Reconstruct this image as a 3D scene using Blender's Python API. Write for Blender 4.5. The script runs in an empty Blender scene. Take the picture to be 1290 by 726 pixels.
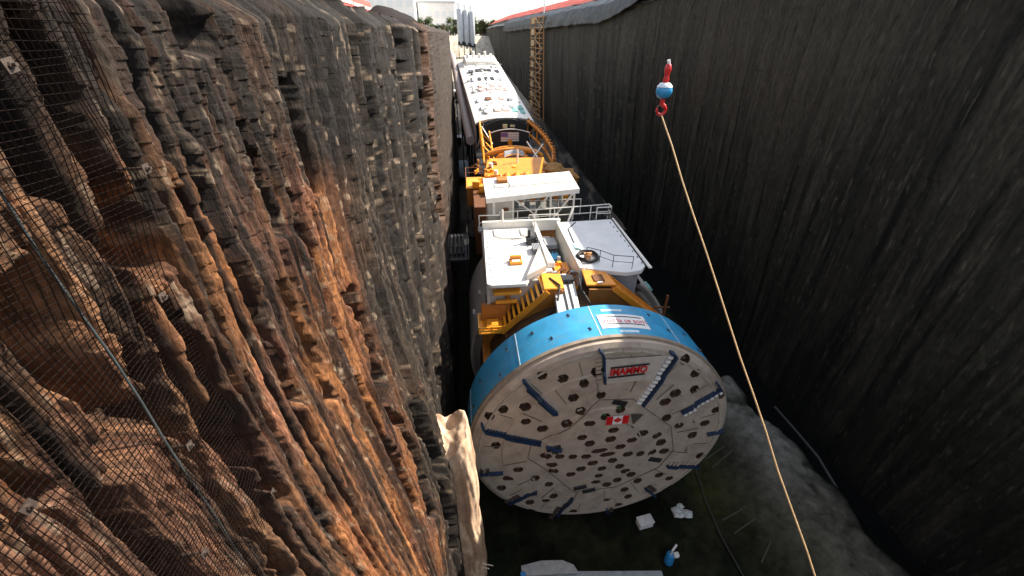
import bpy, bmesh, math, random
import numpy as np
from mathutils import Vector, Matrix, Euler
random.seed(7)
SC = bpy.context.scene
C = SC.collection
R = math.radians

# ------------------------------------------------------------------ camera
cam_d = bpy.data.cameras.new('camera')
cam = bpy.data.objects.new('camera', cam_d); C.objects.link(cam)
right = Vector((0.99463024, -0.12192, 0.0)).normalized()
fwd_h = Vector((0.12192, 0.99463024, 0.0)).normalized()
pitch = math.atan2(363-43, 514.0/ math.cos(math.atan2(63, 514*1.0)) * 1.0)
# exact frame recovered from the vanishing points of the trench
f_ = 514.0
vy = Vector((582-645, 43-363, f_)).normalized()
vz = -Vector((0, 1190-363, f_)).normalized()
vz = (vz - vy*vz.dot(vy)).normalized()
vx = vy.cross(vz)
Rm = Matrix((vx, vy, vz))            # world = Rm @ (right, down, forward)
cr, cd, cf = Rm.col[0], Rm.col[1], Rm.col[2]
M3 = Matrix((cr, -cd, -cf)).transposed()
cam.matrix_world = M3.to_4x4()
cam_d.sensor_width = 36.0
cam_d.lens = 36.0*f_/1290.0
cam_d.clip_start = 0.05; cam_d.clip_end = 3000
SC.camera = cam

# ------------------------------------------------------------------ sky and sun
SUN = Vector((0.70, 0.24, 0.635)).normalized()
W = bpy.data.worlds.new('World'); SC.world = W; W.use_nodes = True
nt = W.node_tree; nt.nodes.clear()
sky = nt.nodes.new('ShaderNodeTexSky'); sky.sky_type = 'NISHITA'; sky.sun_disc = False
sky.sun_elevation = math.asin(SUN.z); sky.sun_rotation = math.atan2(SUN.x, SUN.y)
sky.dust_density = 1.5; sky.air_density = 1.0; sky.ozone_density = 1.0
bg = nt.nodes.new('ShaderNodeBackground'); bg.inputs[1].default_value = 0.15
wo = nt.nodes.new('ShaderNodeOutputWorld')
hs = nt.nodes.new('ShaderNodeHueSaturation'); hs.inputs['Saturation'].default_value = 0.45; nt.links.new(sky.outputs[0], hs.inputs['Color']); nt.links.new(hs.outputs[0], bg.inputs[0]); nt.links.new(bg.outputs[0], wo.inputs[0])
sl = bpy.data.lights.new('sun', 'SUN'); sl.energy = 5.0; sl.angle = R(0.5); sl.color = (1.0, 0.90, 0.77)
so = bpy.data.objects.new('sun', sl); C.objects.link(so)
so.rotation_euler = (-SUN).to_track_quat('-Z', 'Y').to_euler(); so.location = SUN*60
SC.view_settings.view_transform = 'Standard'; SC.view_settings.look = 'None'
SC.view_settings.exposure = 1.1; SC.view_settings.gamma = 1.0
SC.view_settings.use_curve_mapping = False
SC.render.engine = 'CYCLES'
SC.cycles.max_bounces = 6; SC.cycles.diffuse_bounces = 3

# ------------------------------------------------------------------ materials
MATS = {}
def mat(name, col, rough=0.6, metal=0.0, var=0.25, scale=3.0, bump=0.0, bscale=20.0, grime=0.0, grime_col=(0.05, 0.035, 0.02), spec=0.5, stretch=(1, 1, 1)):
    if name in MATS: return MATS[name]
    m = bpy.data.materials.new(name); m.use_nodes = True
    n = m.node_tree; b = n.nodes['Principled BSDF']
    b.inputs['Roughness'].default_value = rough; b.inputs['Metallic'].default_value = metal
    b.inputs['Specular IOR Level'].default_value = spec
    tc = n.nodes.new('ShaderNodeTexCoord'); mp = n.nodes.new('ShaderNodeMapping')
    mp.inputs['Scale'].default_value = stretch
    n.links.new(tc.outputs['Object'], mp.inputs[0])
    tx = n.nodes.new('ShaderNodeTexNoise'); tx.inputs['Scale'].default_value = scale; tx.inputs['Detail'].default_value = 6; tx.inputs['Roughness'].default_value = 0.6
    n.links.new(mp.outputs[0], tx.inputs['Vector'])
    rp = n.nodes.new('ShaderNodeValToRGB')
    rp.color_ramp.elements[0].position = 0.3; rp.color_ramp.elements[1].position = 0.7
    rp.color_ramp.elements[0].color = (*[c*(1-var) for c in col], 1)
    rp.color_ramp.elements[1].color = (*[min(1, c*(1+var*0.5)) for c in col], 1)
    n.links.new(tx.outputs['Fac'], rp.inputs[0])
    out = rp.outputs[0]
    if grime > 0:
        t2 = n.nodes.new('ShaderNodeTexNoise'); t2.inputs['Scale'].default_value = scale*0.6; t2.inputs['Detail'].default_value = 9; t2.inputs['Roughness'].default_value = 0.72
        n.links.new(mp.outputs[0], t2.inputs['Vector'])
        r2 = n.nodes.new('ShaderNodeValToRGB'); r2.color_ramp.elements[0].position = 0.52; r2.color_ramp.elements[1].position = 0.72
        n.links.new(t2.outputs['Fac'], r2.inputs[0])
        ml = n.nodes.new('ShaderNodeMath'); ml.operation = 'MULTIPLY'; ml.inputs[1].default_value = grime
        n.links.new(r2.outputs[0], ml.inputs[0])
        mx = n.nodes.new('ShaderNodeMixRGB'); mx.inputs[2].default_value = (*grime_col, 1)
        n.links.new(ml.outputs[0], mx.inputs[0]); n.links.new(out, mx.inputs[1]); out = mx.outputs[0]
    n.links.new(out, b.inputs['Base Color'])
    if bump > 0:
        t3 = n.nodes.new('ShaderNodeTexNoise'); t3.inputs['Scale'].default_value = bscale; t3.inputs['Detail'].default_value = 8
        n.links.new(mp.outputs[0], t3.inputs['Vector'])
        bp = n.nodes.new('ShaderNodeBump'); bp.inputs['Strength'].default_value = bump; bp.inputs['Distance'].default_value = 0.05
        n.links.new(t3.outputs['Fac'], bp.inputs['Height']); n.links.new(bp.outputs[0], b.inputs['Normal'])
    MATS[name] = m; return m

def attr_mat(name, rough, bump, bdist, stretch, scale, spec=0.3, contrast=0.55):
    """base colour from the mesh colour attribute, broken up by stretched noise; bump from the same noise"""
    m = bpy.data.materials.new(name); m.use_nodes = True
    n = m.node_tree; b = n.nodes['Principled BSDF']
    b.inputs['Roughness'].default_value = rough; b.inputs['Specular IOR Level'].default_value = spec
    at = n.nodes.new('ShaderNodeVertexColor'); at.layer_name = 'Col'
    tc = n.nodes.new('ShaderNodeTexCoord'); mp = n.nodes.new('ShaderNodeMapping'); mp.inputs['Scale'].default_value = stretch
    n.links.new(tc.outputs['Object'], mp.inputs[0])
    t1 = n.nodes.new('ShaderNodeTexNoise'); t1.inputs['Scale'].default_value = scale; t1.inputs['Detail'].default_value = 9; t1.inputs['Roughness'].default_value = 0.68; t1.inputs['Distortion'].default_value = 0.4
    n.links.new(mp.outputs[0], t1.inputs['Vector'])
    mr = n.nodes.new('ShaderNodeMapRange'); mr.inputs['From Min'].default_value = 0.3; mr.inputs['From Max'].default_value = 0.7
    mr.inputs['To Min'].default_value = 1-contrast; mr.inputs['To Max'].default_value = 1+contrast
    n.links.new(t1.outputs['Fac'], mr.inputs[0])
    mx = n.nodes.new('ShaderNodeVectorMath'); mx.operation = 'SCALE'
    n.links.new(at.outputs[0], mx.inputs[0]); n.links.new(mr.outputs[0], mx.inputs['Scale'])
    n.links.new(mx.outputs[0], b.inputs['Base Color'])
    t2 = n.nodes.new('ShaderNodeTexNoise'); t2.inputs['Scale'].default_value = scale*2.3; t2.inputs['Detail'].default_value = 9; t2.inputs['Roughness'].default_value = 0.7
    n.links.new(mp.outputs[0], t2.inputs['Vector'])
    bp = n.nodes.new('ShaderNodeBump'); bp.inputs['Strength'].default_value = bump; bp.inputs['Distance'].default_value = bdist
    n.links.new(t2.outputs['Fac'], bp.inputs['Height']); n.links.new(bp.outputs[0], b.inputs['Normal'])
    return m

WHITE = mat('white_paint', (0.82, 0.79, 0.73), 0.45, var=0.10, grime=0.42, grime_col=(0.45, 0.38, 0.3), scale=1.2)
HULLW = mat('hull_white', (0.50, 0.47, 0.43), 0.5, var=0.12, grime=0.5, grime_col=(0.3, 0.22, 0.15), scale=0.8)
DECKG = mat('deck_grey', (0.80, 0.80, 0.80), 0.5, var=0.1, grime=0.2, grime_col=(0.45, 0.45, 0.45), scale=1.0)
CREAM = mat('cutterhead_cream', (0.44, 0.365, 0.295), 0.5, var=0.22, grime=0.6, grime_col=(0.17, 0.125, 0.09), scale=1.3, bump=0.2, bscale=3)
BLUE = mat('shield_blue', (0.045, 0.33, 0.60), 0.38, var=0.2, grime=0.5, grime_col=(0.16, 0.27, 0.33), scale=1.3)
BLADE = mat('blade_blue', (0.012, 0.035, 0.085), 0.45, var=0.4, grime=0.4, scale=3)
ORANGE = mat('orange_paint', (0.76, 0.28, 0.02), 0.45, var=0.18, grime=0.3, grime_col=(0.30, 0.10, 0.02), scale=1.6)
YELLOW = mat('yellow_paint', (0.86, 0.36, 0.025), 0.4, var=0.12, grime=0.22, grime_col=(0.32, 0.12, 0.02), scale=2.0)
RUSTP = mat('rust_brown', (0.16, 0.06, 0.02), 0.7, var=0.4, grime=0.5, scale=4)
BLACK = mat('black_rubber', (0.015, 0.015, 0.016), 0.6, var=0.3, scale=4)
DARK = mat('dark_steel', (0.035, 0.035, 0.038), 0.45, metal=0.3, var=0.4, scale=4)
STEEL = mat('worn_steel', (0.13, 0.10, 0.085), 0.4, metal=0.5, var=0.4, scale=6)
POCKET = mat('rusty_pocket', (0.10, 0.055, 0.030), 0.8, var=0.5, scale=6)
GREY = mat('grey_paint', (0.33, 0.35, 0.37), 0.5, var=0.2, grime=0.4, scale=1.5)
RED = mat('red_paint', (0.60, 0.02, 0.02), 0.4, var=0.15, scale=5)
REDTXT = mat('red_lettering', (0.62, 0.01, 0.015), 0.5, var=0.1, scale=5)
SIGNW = mat('sign_white', (0.80, 0.80, 0.78), 0.4, var=0.05, scale=4)
PINK = mat('pink_sheet', (0.58, 0.40, 0.37), 0.6, var=0.25, scale=4)
TEAL = mat('teal_cover', (0.20, 0.45, 0.43), 0.6, var=0.25, scale=4)
GREENP = mat('green_pocket', (0.05, 0.12, 0.05), 0.8, var=0.4, scale=6)
WIRE = mat('rusty_wire', (0.010, 0.007, 0.006), 1.0, metal=0.0, spec=0.05, var=0.4, scale=10)
LEAF = mat('leaf_green', (0.07, 0.11, 0.025), 0.7, var=0.5, scale=0.6)
LEAF2 = mat('leaf_olive', (0.11, 0.10, 0.035), 0.7, var=0.5, scale=0.6)
BARK = mat('bark', (0.10, 0.07, 0.05), 0.9, var=0.3, scale=2)
ROPE = mat('rope_fibre', (0.70, 0.46, 0.22), 0.7, var=0.3, scale=40, bump=0.4, bscale=60)
TARPB = mat('black_plastic', (0.006, 0.007, 0.008), 0.45, spec=0.35, var=0.4, scale=1.0, bump=0.5, bscale=2.0)
TARPR = mat('red_blanket', (0.62, 0.10, 0.06), 0.7, var=0.25, scale=0.5, bump=0.4, bscale=1.5)
CONC = mat('pale_concrete', (0.50, 0.47, 0.43), 0.8, var=0.2, grime=0.3, grime_col=(0.3, 0.27, 0.22), scale=0.7, bump=0.2, bscale=6)

# ------------------------------------------------------------------ helpers
def tag(o, label=None, cat=None, group=None, kind=None):
    if label: o['label'] = label
    if cat: o['category'] = cat
    if group: o['group'] = group
    if kind: o['kind'] = kind
    return o
def empty(name, loc, rz=0, label=None, cat=None, group=None, rot=None):
    o = bpy.data.objects.new(name, None); C.objects.link(o); o.location = loc
    o.rotation_euler = rot if rot else (0, 0, rz); o.empty_display_size = 0.3
    return tag(o, label, cat, group)
def root_of(o):
    while o.parent: o = o.parent
    return o
class MB:
    """collects shapes (world coordinates) and links them as one mesh object"""
    def __init__(s): s.v = []; s.f = []
    def add(s, vs, fs):
        k = len(s.v); s.v += [tuple(p) for p in vs]; s.f += [tuple(i+k for i in q) for q in fs]; return s
    def box(s, c, d, rot=None):
        hx, hy, hz = d[0]/2, d[1]/2, d[2]/2
        P = [Vector((x, y, z)) for x in (-hx, hx) for y in (-hy, hy) for z in (-hz, hz)]
        if rot: E = Euler(rot).to_matrix(); P = [E @ p for p in P]
        P = [p+Vector(c) for p in P]
        return s.add(P, [(0, 1, 3, 2), (4, 6, 7, 5), (0, 4, 5, 1), (2, 3, 7, 6), (0, 2, 6, 4), (1, 5, 7, 3)])
    def span(s, a, b):   # axis-aligned box from corner to corner
        return s.box([(a[i]+b[i])/2 for i in range(3)], [abs(a[i]-b[i]) for i in range(3)])
    def bar(s, a, b, w, h=None, up=(0, 0, 1)):
        h = h or w; a = Vector(a); b = Vector(b); d = (b-a); L = d.length; d.normalize()
        u = Vector(up)
        if abs(d.dot(u)) > 0.95: u = Vector((0, 1, 0))
        x = d.cross(u).normalized(); z = x.cross(d).normalized()
        P = [p + x*sx*w/2 + z*sz*h/2 for p in (a, b) for sx in (-1, 1) for sz in (-1, 1)]
        return s.add(P, [(0, 2, 3, 1), (4, 5, 7, 6), (0, 1, 5, 4), (2, 6, 7, 3), (0, 4, 6, 2), (1, 3, 7, 5)])
    def tube(s, pts, r, n=8, cap=True, radii=None):
        pts = [Vector(p) for p in pts]; vs = []; fs = []
        for i, p in enumerate(pts):
            d = (pts[min(i+1, len(pts)-1)]-pts[max(i-1, 0)]).normalized()
            u = Vector((0, 0, 1)) if abs(d.z) < 0.9 else Vector((0, 1, 0))
            x = d.cross(u).normalized(); y = d.cross(x).normalized(); rr = radii[i] if radii else r
            vs += [p+(x*math.cos(2*math.pi*k/n)+y*math.sin(2*math.pi*k/n))*rr for k in range(n)]
        for i in range(len(pts)-1):
            for k in range(n):
                a = i*n+k; b = i*n+(k+1) % n; fs.append((a, b, b+n, a+n))
        if cap: fs += [tuple(range(n))[::-1], tuple((len(pts)-1)*n+k for k in range(n))]
        return s.add(vs, fs)
    def lathe(s, prof, c, axis='Z', n=32, a0=0.0, a1=2*math.pi):
        full = abs(a1-a0-2*math.pi) < 1e-6; m = n if full else n+1; vs = []; fs = []
        for k in range(m):
            t = a0+(a1-a0)*k/n
            for r, h in prof:
                if axis == 'Z': p = (c[0]+r*math.cos(t), c[1]+r*math.sin(t), c[2]+h)
                elif axis == 'Y': p = (c[0]+r*math.cos(t), c[1]+h, c[2]+r*math.sin(t))
                else: p = (c[0]+h, c[1]+r*math.cos(t), c[2]+r*math.sin(t))
                vs.append(p)
        q = len(prof)
        for k in range(n if full else n):
            k2 = (k+1) % m
            for j in range(q-1):
                fs.append((k*q+j, k2*q+j, k2*q+j+1, k*q+j+1))
        return s.add(vs, fs)
    def prism(s, poly, d):   # poly: 3-D points of one face, extruded along vector d
        n = len(poly); P = [Vector(p) for p in poly]; D = Vector(d)
        return s.add(P+[p+D for p in P], [tuple(range(n)), tuple(range(n, 2*n))[::-1]]+[(i, i+n, (i+1) % n+n, (i+1) % n) for i in range(n)])
    def build(s, name, m, parent=None, bevel=0, smooth=False, local=False, origin=None):
        me = bpy.data.meshes.new(name)
        if origin is not None: off = Vector(origin)
        elif parent is not None and not local: off = root_of(parent).location.copy()
        else: off = Vector((0, 0, 0))
        me.from_pydata([tuple(Vector(p)-off) for p in s.v], [], s.f); me.update()
        bm = bmesh.new(); bm.from_mesh(me)
        bmesh.ops.recalc_face_normals(bm, faces=bm.faces)
        if bevel:
            es = [e for e in bm.edges if len(e.link_faces) == 2 and e.calc_face_angle(0) > 0.6]
            bmesh.ops.bevel(bm, geom=es, offset=bevel, segments=1, affect='EDGES', clamp_overlap=True)
        bm.to_mesh(me); bm.free()
        me.materials.append(m)
        if smooth:
            for p in me.polygons: p.use_smooth = True
            me.set_sharp_from_angle(angle=R(40))
        o = bpy.data.objects.new(name, me); C.objects.link(o)
        if parent is not None: o.parent = parent
        elif origin is not None: o.location = origin
        return o

def hsh(ix, iy, seed):
    ix = ix.astype(np.int64); iy = iy.astype(np.int64)
    h = (ix*374761393 + iy*668265263 + seed*1442695041) & 0xffffffff
    h = ((h ^ (h >> 13))*1274126177) & 0xffffffff
    h = h ^ (h >> 16)
    return (h & 0xffffff)/float(0xffffff)
def vn(x, y, seed=0):
    ix = np.floor(x); iy = np.floor(y); fx = x-ix; fy = y-iy
    ux = fx*fx*(3-2*fx); uy = fy*fy*(3-2*fy)
    a = hsh(ix, iy, seed); b = hsh(ix+1, iy, seed); c = hsh(ix, iy+1, seed); d = hsh(ix+1, iy+1, seed)
    return a*(1-ux)*(1-uy)+b*ux*(1-uy)+c*(1-ux)*uy+d*ux*uy
def fbm(x, y, seed=0, o=4, g=0.5):
    s = 0; a = 1; t = 0
    for i in range(o):
        s = s+a*vn(x, y, seed+i*17); t += a; a *= g; x = x*2.03+11.3; y = y*2.03+5.7
    return s/t
def sst(a, b, x):
    t = np.clip((x-a)/(b-a), 0, 1); return t*t*(3-2*t)
def grid_mesh(name, X, Y, Z, col, m, flip=False, smooth=False):
    r, c = X.shape
    co = np.stack([X, Y, Z], -1).reshape(-1, 3).astype(np.float32)
    i = np.arange(r*c).reshape(r, c)
    q = np.stack([i[:-1, :-1], i[:-1, 1:], i[1:, 1:], i[1:, :-1]], -1).reshape(-1, 4)
    if flip: q = q[:, ::-1]
    me = bpy.data.meshes.new(name)
    me.vertices.add(len(co)); me.vertices.foreach_set('co', co.ravel())
    me.loops.add(q.size); me.loops.foreach_set('vertex_index', q.ravel().astype(np.int32))
    me.polygons.add(len(q)); me.polygons.foreach_set('loop_start', (np.arange(len(q))*4).astype(np.int32))
    me.polygons.foreach_set('loop_total', np.full(len(q), 4, np.int32))
    me.update(calc_edges=True)
    if smooth: me.polygons.foreach_set('use_smooth', np.ones(len(q), bool))
    if col is not None:
        ca = me.color_attributes.new('Col', 'FLOAT_COLOR', 'POINT')
        rgba = np.concatenate([np.clip(col.reshape(-1, 3), 0, 1), np.ones((r*c, 1))], 1).astype(np.float32)
        ca.data.foreach_set('color', rgba.ravel())
    me.materials.append(m)
    o = bpy.data.objects.new(name, me); C.objects.link(o); return o
def lerp(a, b, t): return a*(1-t[..., None])+np.array(b)*t[..., None]

# ------------------------------------------------------------------ left rock wall
A = 2.8
def aspace(lo, hi, k, step):
    out = [lo]
    while out[-1] < hi: out.append(out[-1]+step*(out[-1]**2+k)/1440.0)
    return np.array(out)
ys = aspace(-2.6, 112, 8.0, 1.1)
zs = 0.62-aspace(0, 28.2, 7.0, 1.3)
Z, Y = np.meshgrid(zs, ys, indexing='ij')
sc = np.clip(Y/5.0, 0.7, 2.6)
Yw = Y+0.10*sc*(fbm(Y*0.5, Z*0.16, 3, 3)-0.5)*2
Yw2 = Yw+0.018*sc*(fbm(Y*3/sc, Z*1.1, 5, 3)-0.5)*2+0.012*(vn(Y*14, Z*7, 6)-0.5)
def strips(w, sd, snap):
    """upright slabs: index, position across the slab (0..1), own random number; each snapped at its own heights"""
    u = Yw2/w; i0 = np.floor(u); jit = 0.35*(hsh(i0, i0*0, sd)-0.5); jit1 = 0.35*(hsh(i0+1, i0*0, sd)-0.5)
    e0 = i0+jit; e1 = i0+1+jit1
    lo = u < e0; hi = u >= e1
    k = np.where(lo, i0-1, np.where(hi, i0+1, i0))
    ea = k+0.35*(hsh(k, k*0, sd)-0.5); eb = k+1+0.35*(hsh(k+1, k*0, sd)-0.5)
    t = (u-ea)/(eb-ea)
    zc = np.floor(Z/(snap*(0.5+hsh(k, k*0+1, sd)))+7*hsh(k, k*0+2, sd)+0.12*vn(Y*9, Z*3, sd+3))
    return k, t, hsh(k, zc, sd+4)
k1, t1, r1 = strips(0.62, 61, 8.0)
k2, t2, r2 = strips(0.19, 63, 3.6)
k3, t3, r3 = strips(0.075, 65, 1.3)
k4, t4, r4 = strips(1.7, 67, 14.0)
near0 = 1-sst(6, 9, Y); farr0 = 1-near0
joint = lambda t, w: np.exp(-(np.minimum(t, 1-t)/w)**2)
crag = sst(0.50, 0.62, fbm(Y*0.9+3, Z*0.55, 91, 3))*near0
jag = fbm(Y*1.3, Z*0.9, 91, 3)
cell = hsh(np.floor(Yw2/0.12), np.floor(Z/0.15+5*hsh(np.floor(Yw2/0.12), Z*0, 7)), 99)
fine = np.abs(fbm(Yw2/0.06, Z/0.5, 51, 4)-0.5)
D = (hsh(k1, k1*0, 161)-0.5)*(0.10+0.10*farr0)+(r1-0.5)*0.03+(hsh(k2, k2*0, 163)-0.5)*(0.07+0.08*farr0)+(r2-0.5)*0.028+(r3-0.5)*0.034+(r4-0.5)*0.30*farr0
D += 0.05*np.sin(np.clip(t2, 0, 1)*np.pi)+0.025*np.sin(np.clip(t3, 0, 1)*np.pi)-0.04
D -= 0.42*joint(t1, 0.04)*vn(k1, Z*0.5, 71)+0.17*joint(t2, 0.09)*sst(0.35, 0.7, vn(k2, Z*0.6, 73))
D -= 0.14*fine*(1+0.6*farr0)
D += (cell-0.5)*0.045*crag+(fbm(Yw2/0.12, Z/0.8, 55, 4)-0.5)*0.07*crag
D += 0.5*(fbm(Yw/7.0, Z/22.0, 21, 2)-0.5)*sst(3, 12, Y)+0.09*(fbm(Yw/0.5, Z/6, 23, 3)-0.5)
D += farr0*(0.22+0.35*sst(30, 45, Y))*(0.5-np.abs(vn(Yw2/0.9, Z/9, 141)-0.5)*2)+farr0*0.12*(vn(Yw2/0.3, Z/3.5, 143)-0.5)
topz = -0.95-0.14*Y*(Y > 3.6)+0.35*(Y < 3.2)+1.3*(jag-0.5)
upper = sst(-0.5, 0.5, Z-topz)                       # 1 in the dark crown of the wall
D += upper*near0*((hsh(np.floor(Yw2/0.09), np.floor(Z/0.10+9*hsh(np.floor(Yw2/0.09), Z*0, 8)), 101)-0.5)*0.022+(fbm(Y/0.10, Z/0.40, 103, 4)-0.5)*0.06)
def slot(y0, w, depth, z0, z1, wig=0.08, sd=1):
    global D
    yc = y0+wig*2*(vn(Z*0.9+sd, Z*0+sd, sd)-0.5)+0.05*(vn(Z*6+sd, Z*0, sd+1)-0.5)
    ww = 1.75*w*(0.55+0.9*vn(Z*1.4, Z*0+2, sd+7))
    e = 0.18*vn(Y*8, Z*3, sd+9)*w
    mask = 1-sst(ww*0.42, ww*0.55+0.02, np.abs(Y-yc)+e)
    zm = sst(z1-0.1, z1+0.1, Z)*(1-sst(z0-0.08, z0+0.08, Z+0.15*(vn(Y*6, Z*2, sd+3)-.5)))
    D = D-depth*mask*zm
slot(3.38, 0.26, 1.1, 0.05, -1.75, 0.05, 11)
slot(2.42, 0.26, 1.0, -1.2, -2.8, 0.04, 12)
slot(5.22, 0.24, 0.8, 0.7, -0.15, 0.05, 13)
slot(3.33, 0.22, 0.9, -2.05, -5.2, 0.05, 14)
slot(1.75, 0.10, 0.7, -1.35, -2.5, 0.04, 15)
slot(1.25, 0.08, 0.6, -0.4, -1.6, 0.04, 16)
slot(2.0, 0.10, 0.7, -2.8, -6.0, 0.04, 17)
slot(2.78, 0.10, 0.5, -2.2, -7.0, 0.06, 18)
slot(2.95, 0.12, 0.6, 0.1, -0.9, 0.06, 19)
slot(4.1, 0.12, 0.6, -1.3, -1.75, 0.03, 22)
slot(4.6, 0.12, 0.45, -1.9, -4.6, 0.1, 23)
slot(5.6, 0.14, 0.5, -1.0, -2.4, 0.05, 24)
slot(6.3, 0.12, 0.5, -1.2, -3.5, 0.05, 25)
slot(5.3, 0.16, 0.5, -3.0, -5.5, 0.1, 26)
slot(6.4, 0.2, 0.6, -6.0, -11, 0.15, 27)
slot(7.4, 0.22, 0.6, -4.5, -13, 0.25, 28)
slot(8.6, 0.3, 0.7, -9, -18, 0.25, 29)
slot(7.2, 0.14, 0.5, -0.6, -2.4, 0.1, 30)
slot(18.2, 0.8, 2.2, 0.9, -5.5, 0.3, 31)
slot(22.5, 1.0, 2.5, 0.9, -10, 0.3, 32)
slot(27, 2.4, 3.0, 0.2, -12, 0.6, 33)
slot(16.8, 0.9, 1.0, -6, -28, 0.6, 34)
slot(12.5, 0.6, 0.7, -10, -28, 0.5, 35)
slot(31.0, 1.6, 1.5, -3, -28, 0.6, 36)
# long raised ribs in the broken zone
def ribbon(y0, w, h, z0, z1, sd, lean=0.0):
    global D
    yc = y0+lean*(Z-z0)+0.10*(vn(Z*0.7, Z*0+sd, sd)-0.5)
    t = np.clip(1-(np.abs(Y-yc)/(w*(0.7+0.5*vn(Z*2, Z*0, sd+2))))**2, 0, 1)
    zm = sst(z1-0.4, z1+0.4, Z)*(1-sst(z0-0.3, z0+0.1, Z))
    D = D+0.42*h*np.sqrt(t)*zm
for a in [(3.75, .13, .22, -.3, -5, 1), (4.45, .07, .28, -.7, -8, 2), (4.95, .09, .2, -1.5, -9, 3), (5.6, .10, .22, -1.6, -9, 4), (2.15, .12, .16, -.2, -6, 5), (3.05, .12, .2, -1.2, -9, 6), (1.55, .10, .16, -.3, -3, 7), (6.1, .12, .2, -2.6, -12, 8), (2.6, .06, .14, -.5, -8, 9), (6.9, .14, .2, -2, -12, 10), (9.5, .3, .25, -3, -22, 11), (11.5, .4, .3, -2, -26, 12), (14.5, .6, .4, -1, -26, 13), (20.3, .9, 1.2, .6, -27, 14), (24.6, .8, 1.2, .6, -27, 15), (29, 1.4, 1.0, .6, -27, 16)]:
    ribbon(*a)
D = np.where(D > 0.28, 0.28+(D-0.28)*0.35, D)
smooth_far = sst(33, 40, Y); D = D*(1-0.2*smooth_far)+0.06
Xw = -A+D-0.9*sst(0, -27, Z)*sst(8, 30, Y)*0-sst(-1, -27, Z)*0.08*(Y > -99)+0.22*farr0+0.38*sst(-4, -20, Z)*sst(12, 18, Y)
Xw = Xw+1.05*sst(-3, -15, Z)*sst(15, 9, Y)
Xw = Xw-sst(0.15, 0.62, Z)*(0.25+0.5*jag)-sst(100, 107, Y)*11.0+0.5*sst(34, 40, Y)*0
Ztop = Z+0.18*(vn(Y*1.7, Y*0, 7)-0.5)*sst(-0.6, 0.5, Z)
# colours
n1 = 0.6*fbm(Yw2/0.16, Z/1.6, 201, 4)+0.2*r2+0.2*r3; n2 = 0.6*fbm(Yw2/0.07, Z/0.9, 205, 4)+0.2*r3+0.2*r1; n3 = fbm(Yw/1.2, Z/1.4, 209, 4)
col = np.zeros(Y.shape+(3,))
brown = np.array((0.205, 0.078, 0.031)); tan = np.array((0.35, 0.185, 0.098)); grey = np.array((0.036, 0.026, 0.0185)); char = np.array((0.024, 0.020, 0.017))
ochre = np.array((0.30, 0.125, 0.046)); pale = np.array((0.120, 0.088, 0.062))
col[:] = brown
col = lerp(col, ochre, sst(0.45, 0.62, n1))
col = lerp(col, tan, np.clip(sst(3.7, 2.9, Yw)*0.75, 0, 1)*sst(0.3, 0.55, n1+0.1))
col = lerp(col, (0.16, 0.075, 0.055), sst(0.5, 0.62, n3)*0.6)
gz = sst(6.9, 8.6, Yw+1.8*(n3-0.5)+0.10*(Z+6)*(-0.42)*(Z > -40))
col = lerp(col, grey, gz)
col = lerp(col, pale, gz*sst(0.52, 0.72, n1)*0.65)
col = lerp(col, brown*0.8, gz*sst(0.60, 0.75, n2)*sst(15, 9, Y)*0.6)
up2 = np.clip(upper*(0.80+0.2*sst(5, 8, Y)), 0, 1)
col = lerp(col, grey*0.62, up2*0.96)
col = lerp(col, char, up2*sst(0.42, 0.62, n2)*0.8)
col = lerp(col, pale, up2*sst(0.66, 0.78, n1)*0.5)
col = lerp(col, char, sst(0.54, 0.66, n2)*0.6)
col = lerp(col, char, sst(0.55, 0.66, fbm(Yw/0.35, Z/2.6, 221, 5))*(0.6-0.3*gz))
col = lerp(col, np.array((0.010, 0.008, 0.007)), joint(t1, 0.055)*0.85)
col = lerp(col, np.array((0.016, 0.012, 0.010)), joint(t2, 0.05)*sst(0.45, 0.7, vn(k2, Z*0.4, 77))*0.7)
band = fbm(Yw2/0.16, Z/9.0, 241, 4)
col = lerp(col, np.array((0.013, 0.010, 0.008)), sst(0.54, 0.62, band)*0.8)
col *= (0.40+0.30*r2+0.25*r3+0.45*hsh(k2, k2*0, 243))[..., None]*(1-0.18*farr0)[..., None]
col = lerp(col, (0.36, 0.27, 0.19), sst(0.70, 0.80, fbm(Yw2/0.05, Z/0.25, 231, 3))*0.5)
col = lerp(col, np.array((0.012, 0.010, 0.009)), sst(0.60, 0.70, fbm(Yw/0.9+5, Z/3.0, 233, 5))*0.6)
col = lerp(col, (0.042, 0.031, 0.024), sst(30, 40, Y)*0.9)
col = lerp(col, (0.19, 0.09, 0.05), sst(27, 30, Y)*sst(36, 32, Y)*0.3)
ROCKL = attr_mat('fractured_rock', 0.85, 0.9, 0.05, (1, 1, 0.33), 15.0, contrast=0.75)
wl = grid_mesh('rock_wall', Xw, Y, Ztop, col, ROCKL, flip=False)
tag(wl, kind='structure')

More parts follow.
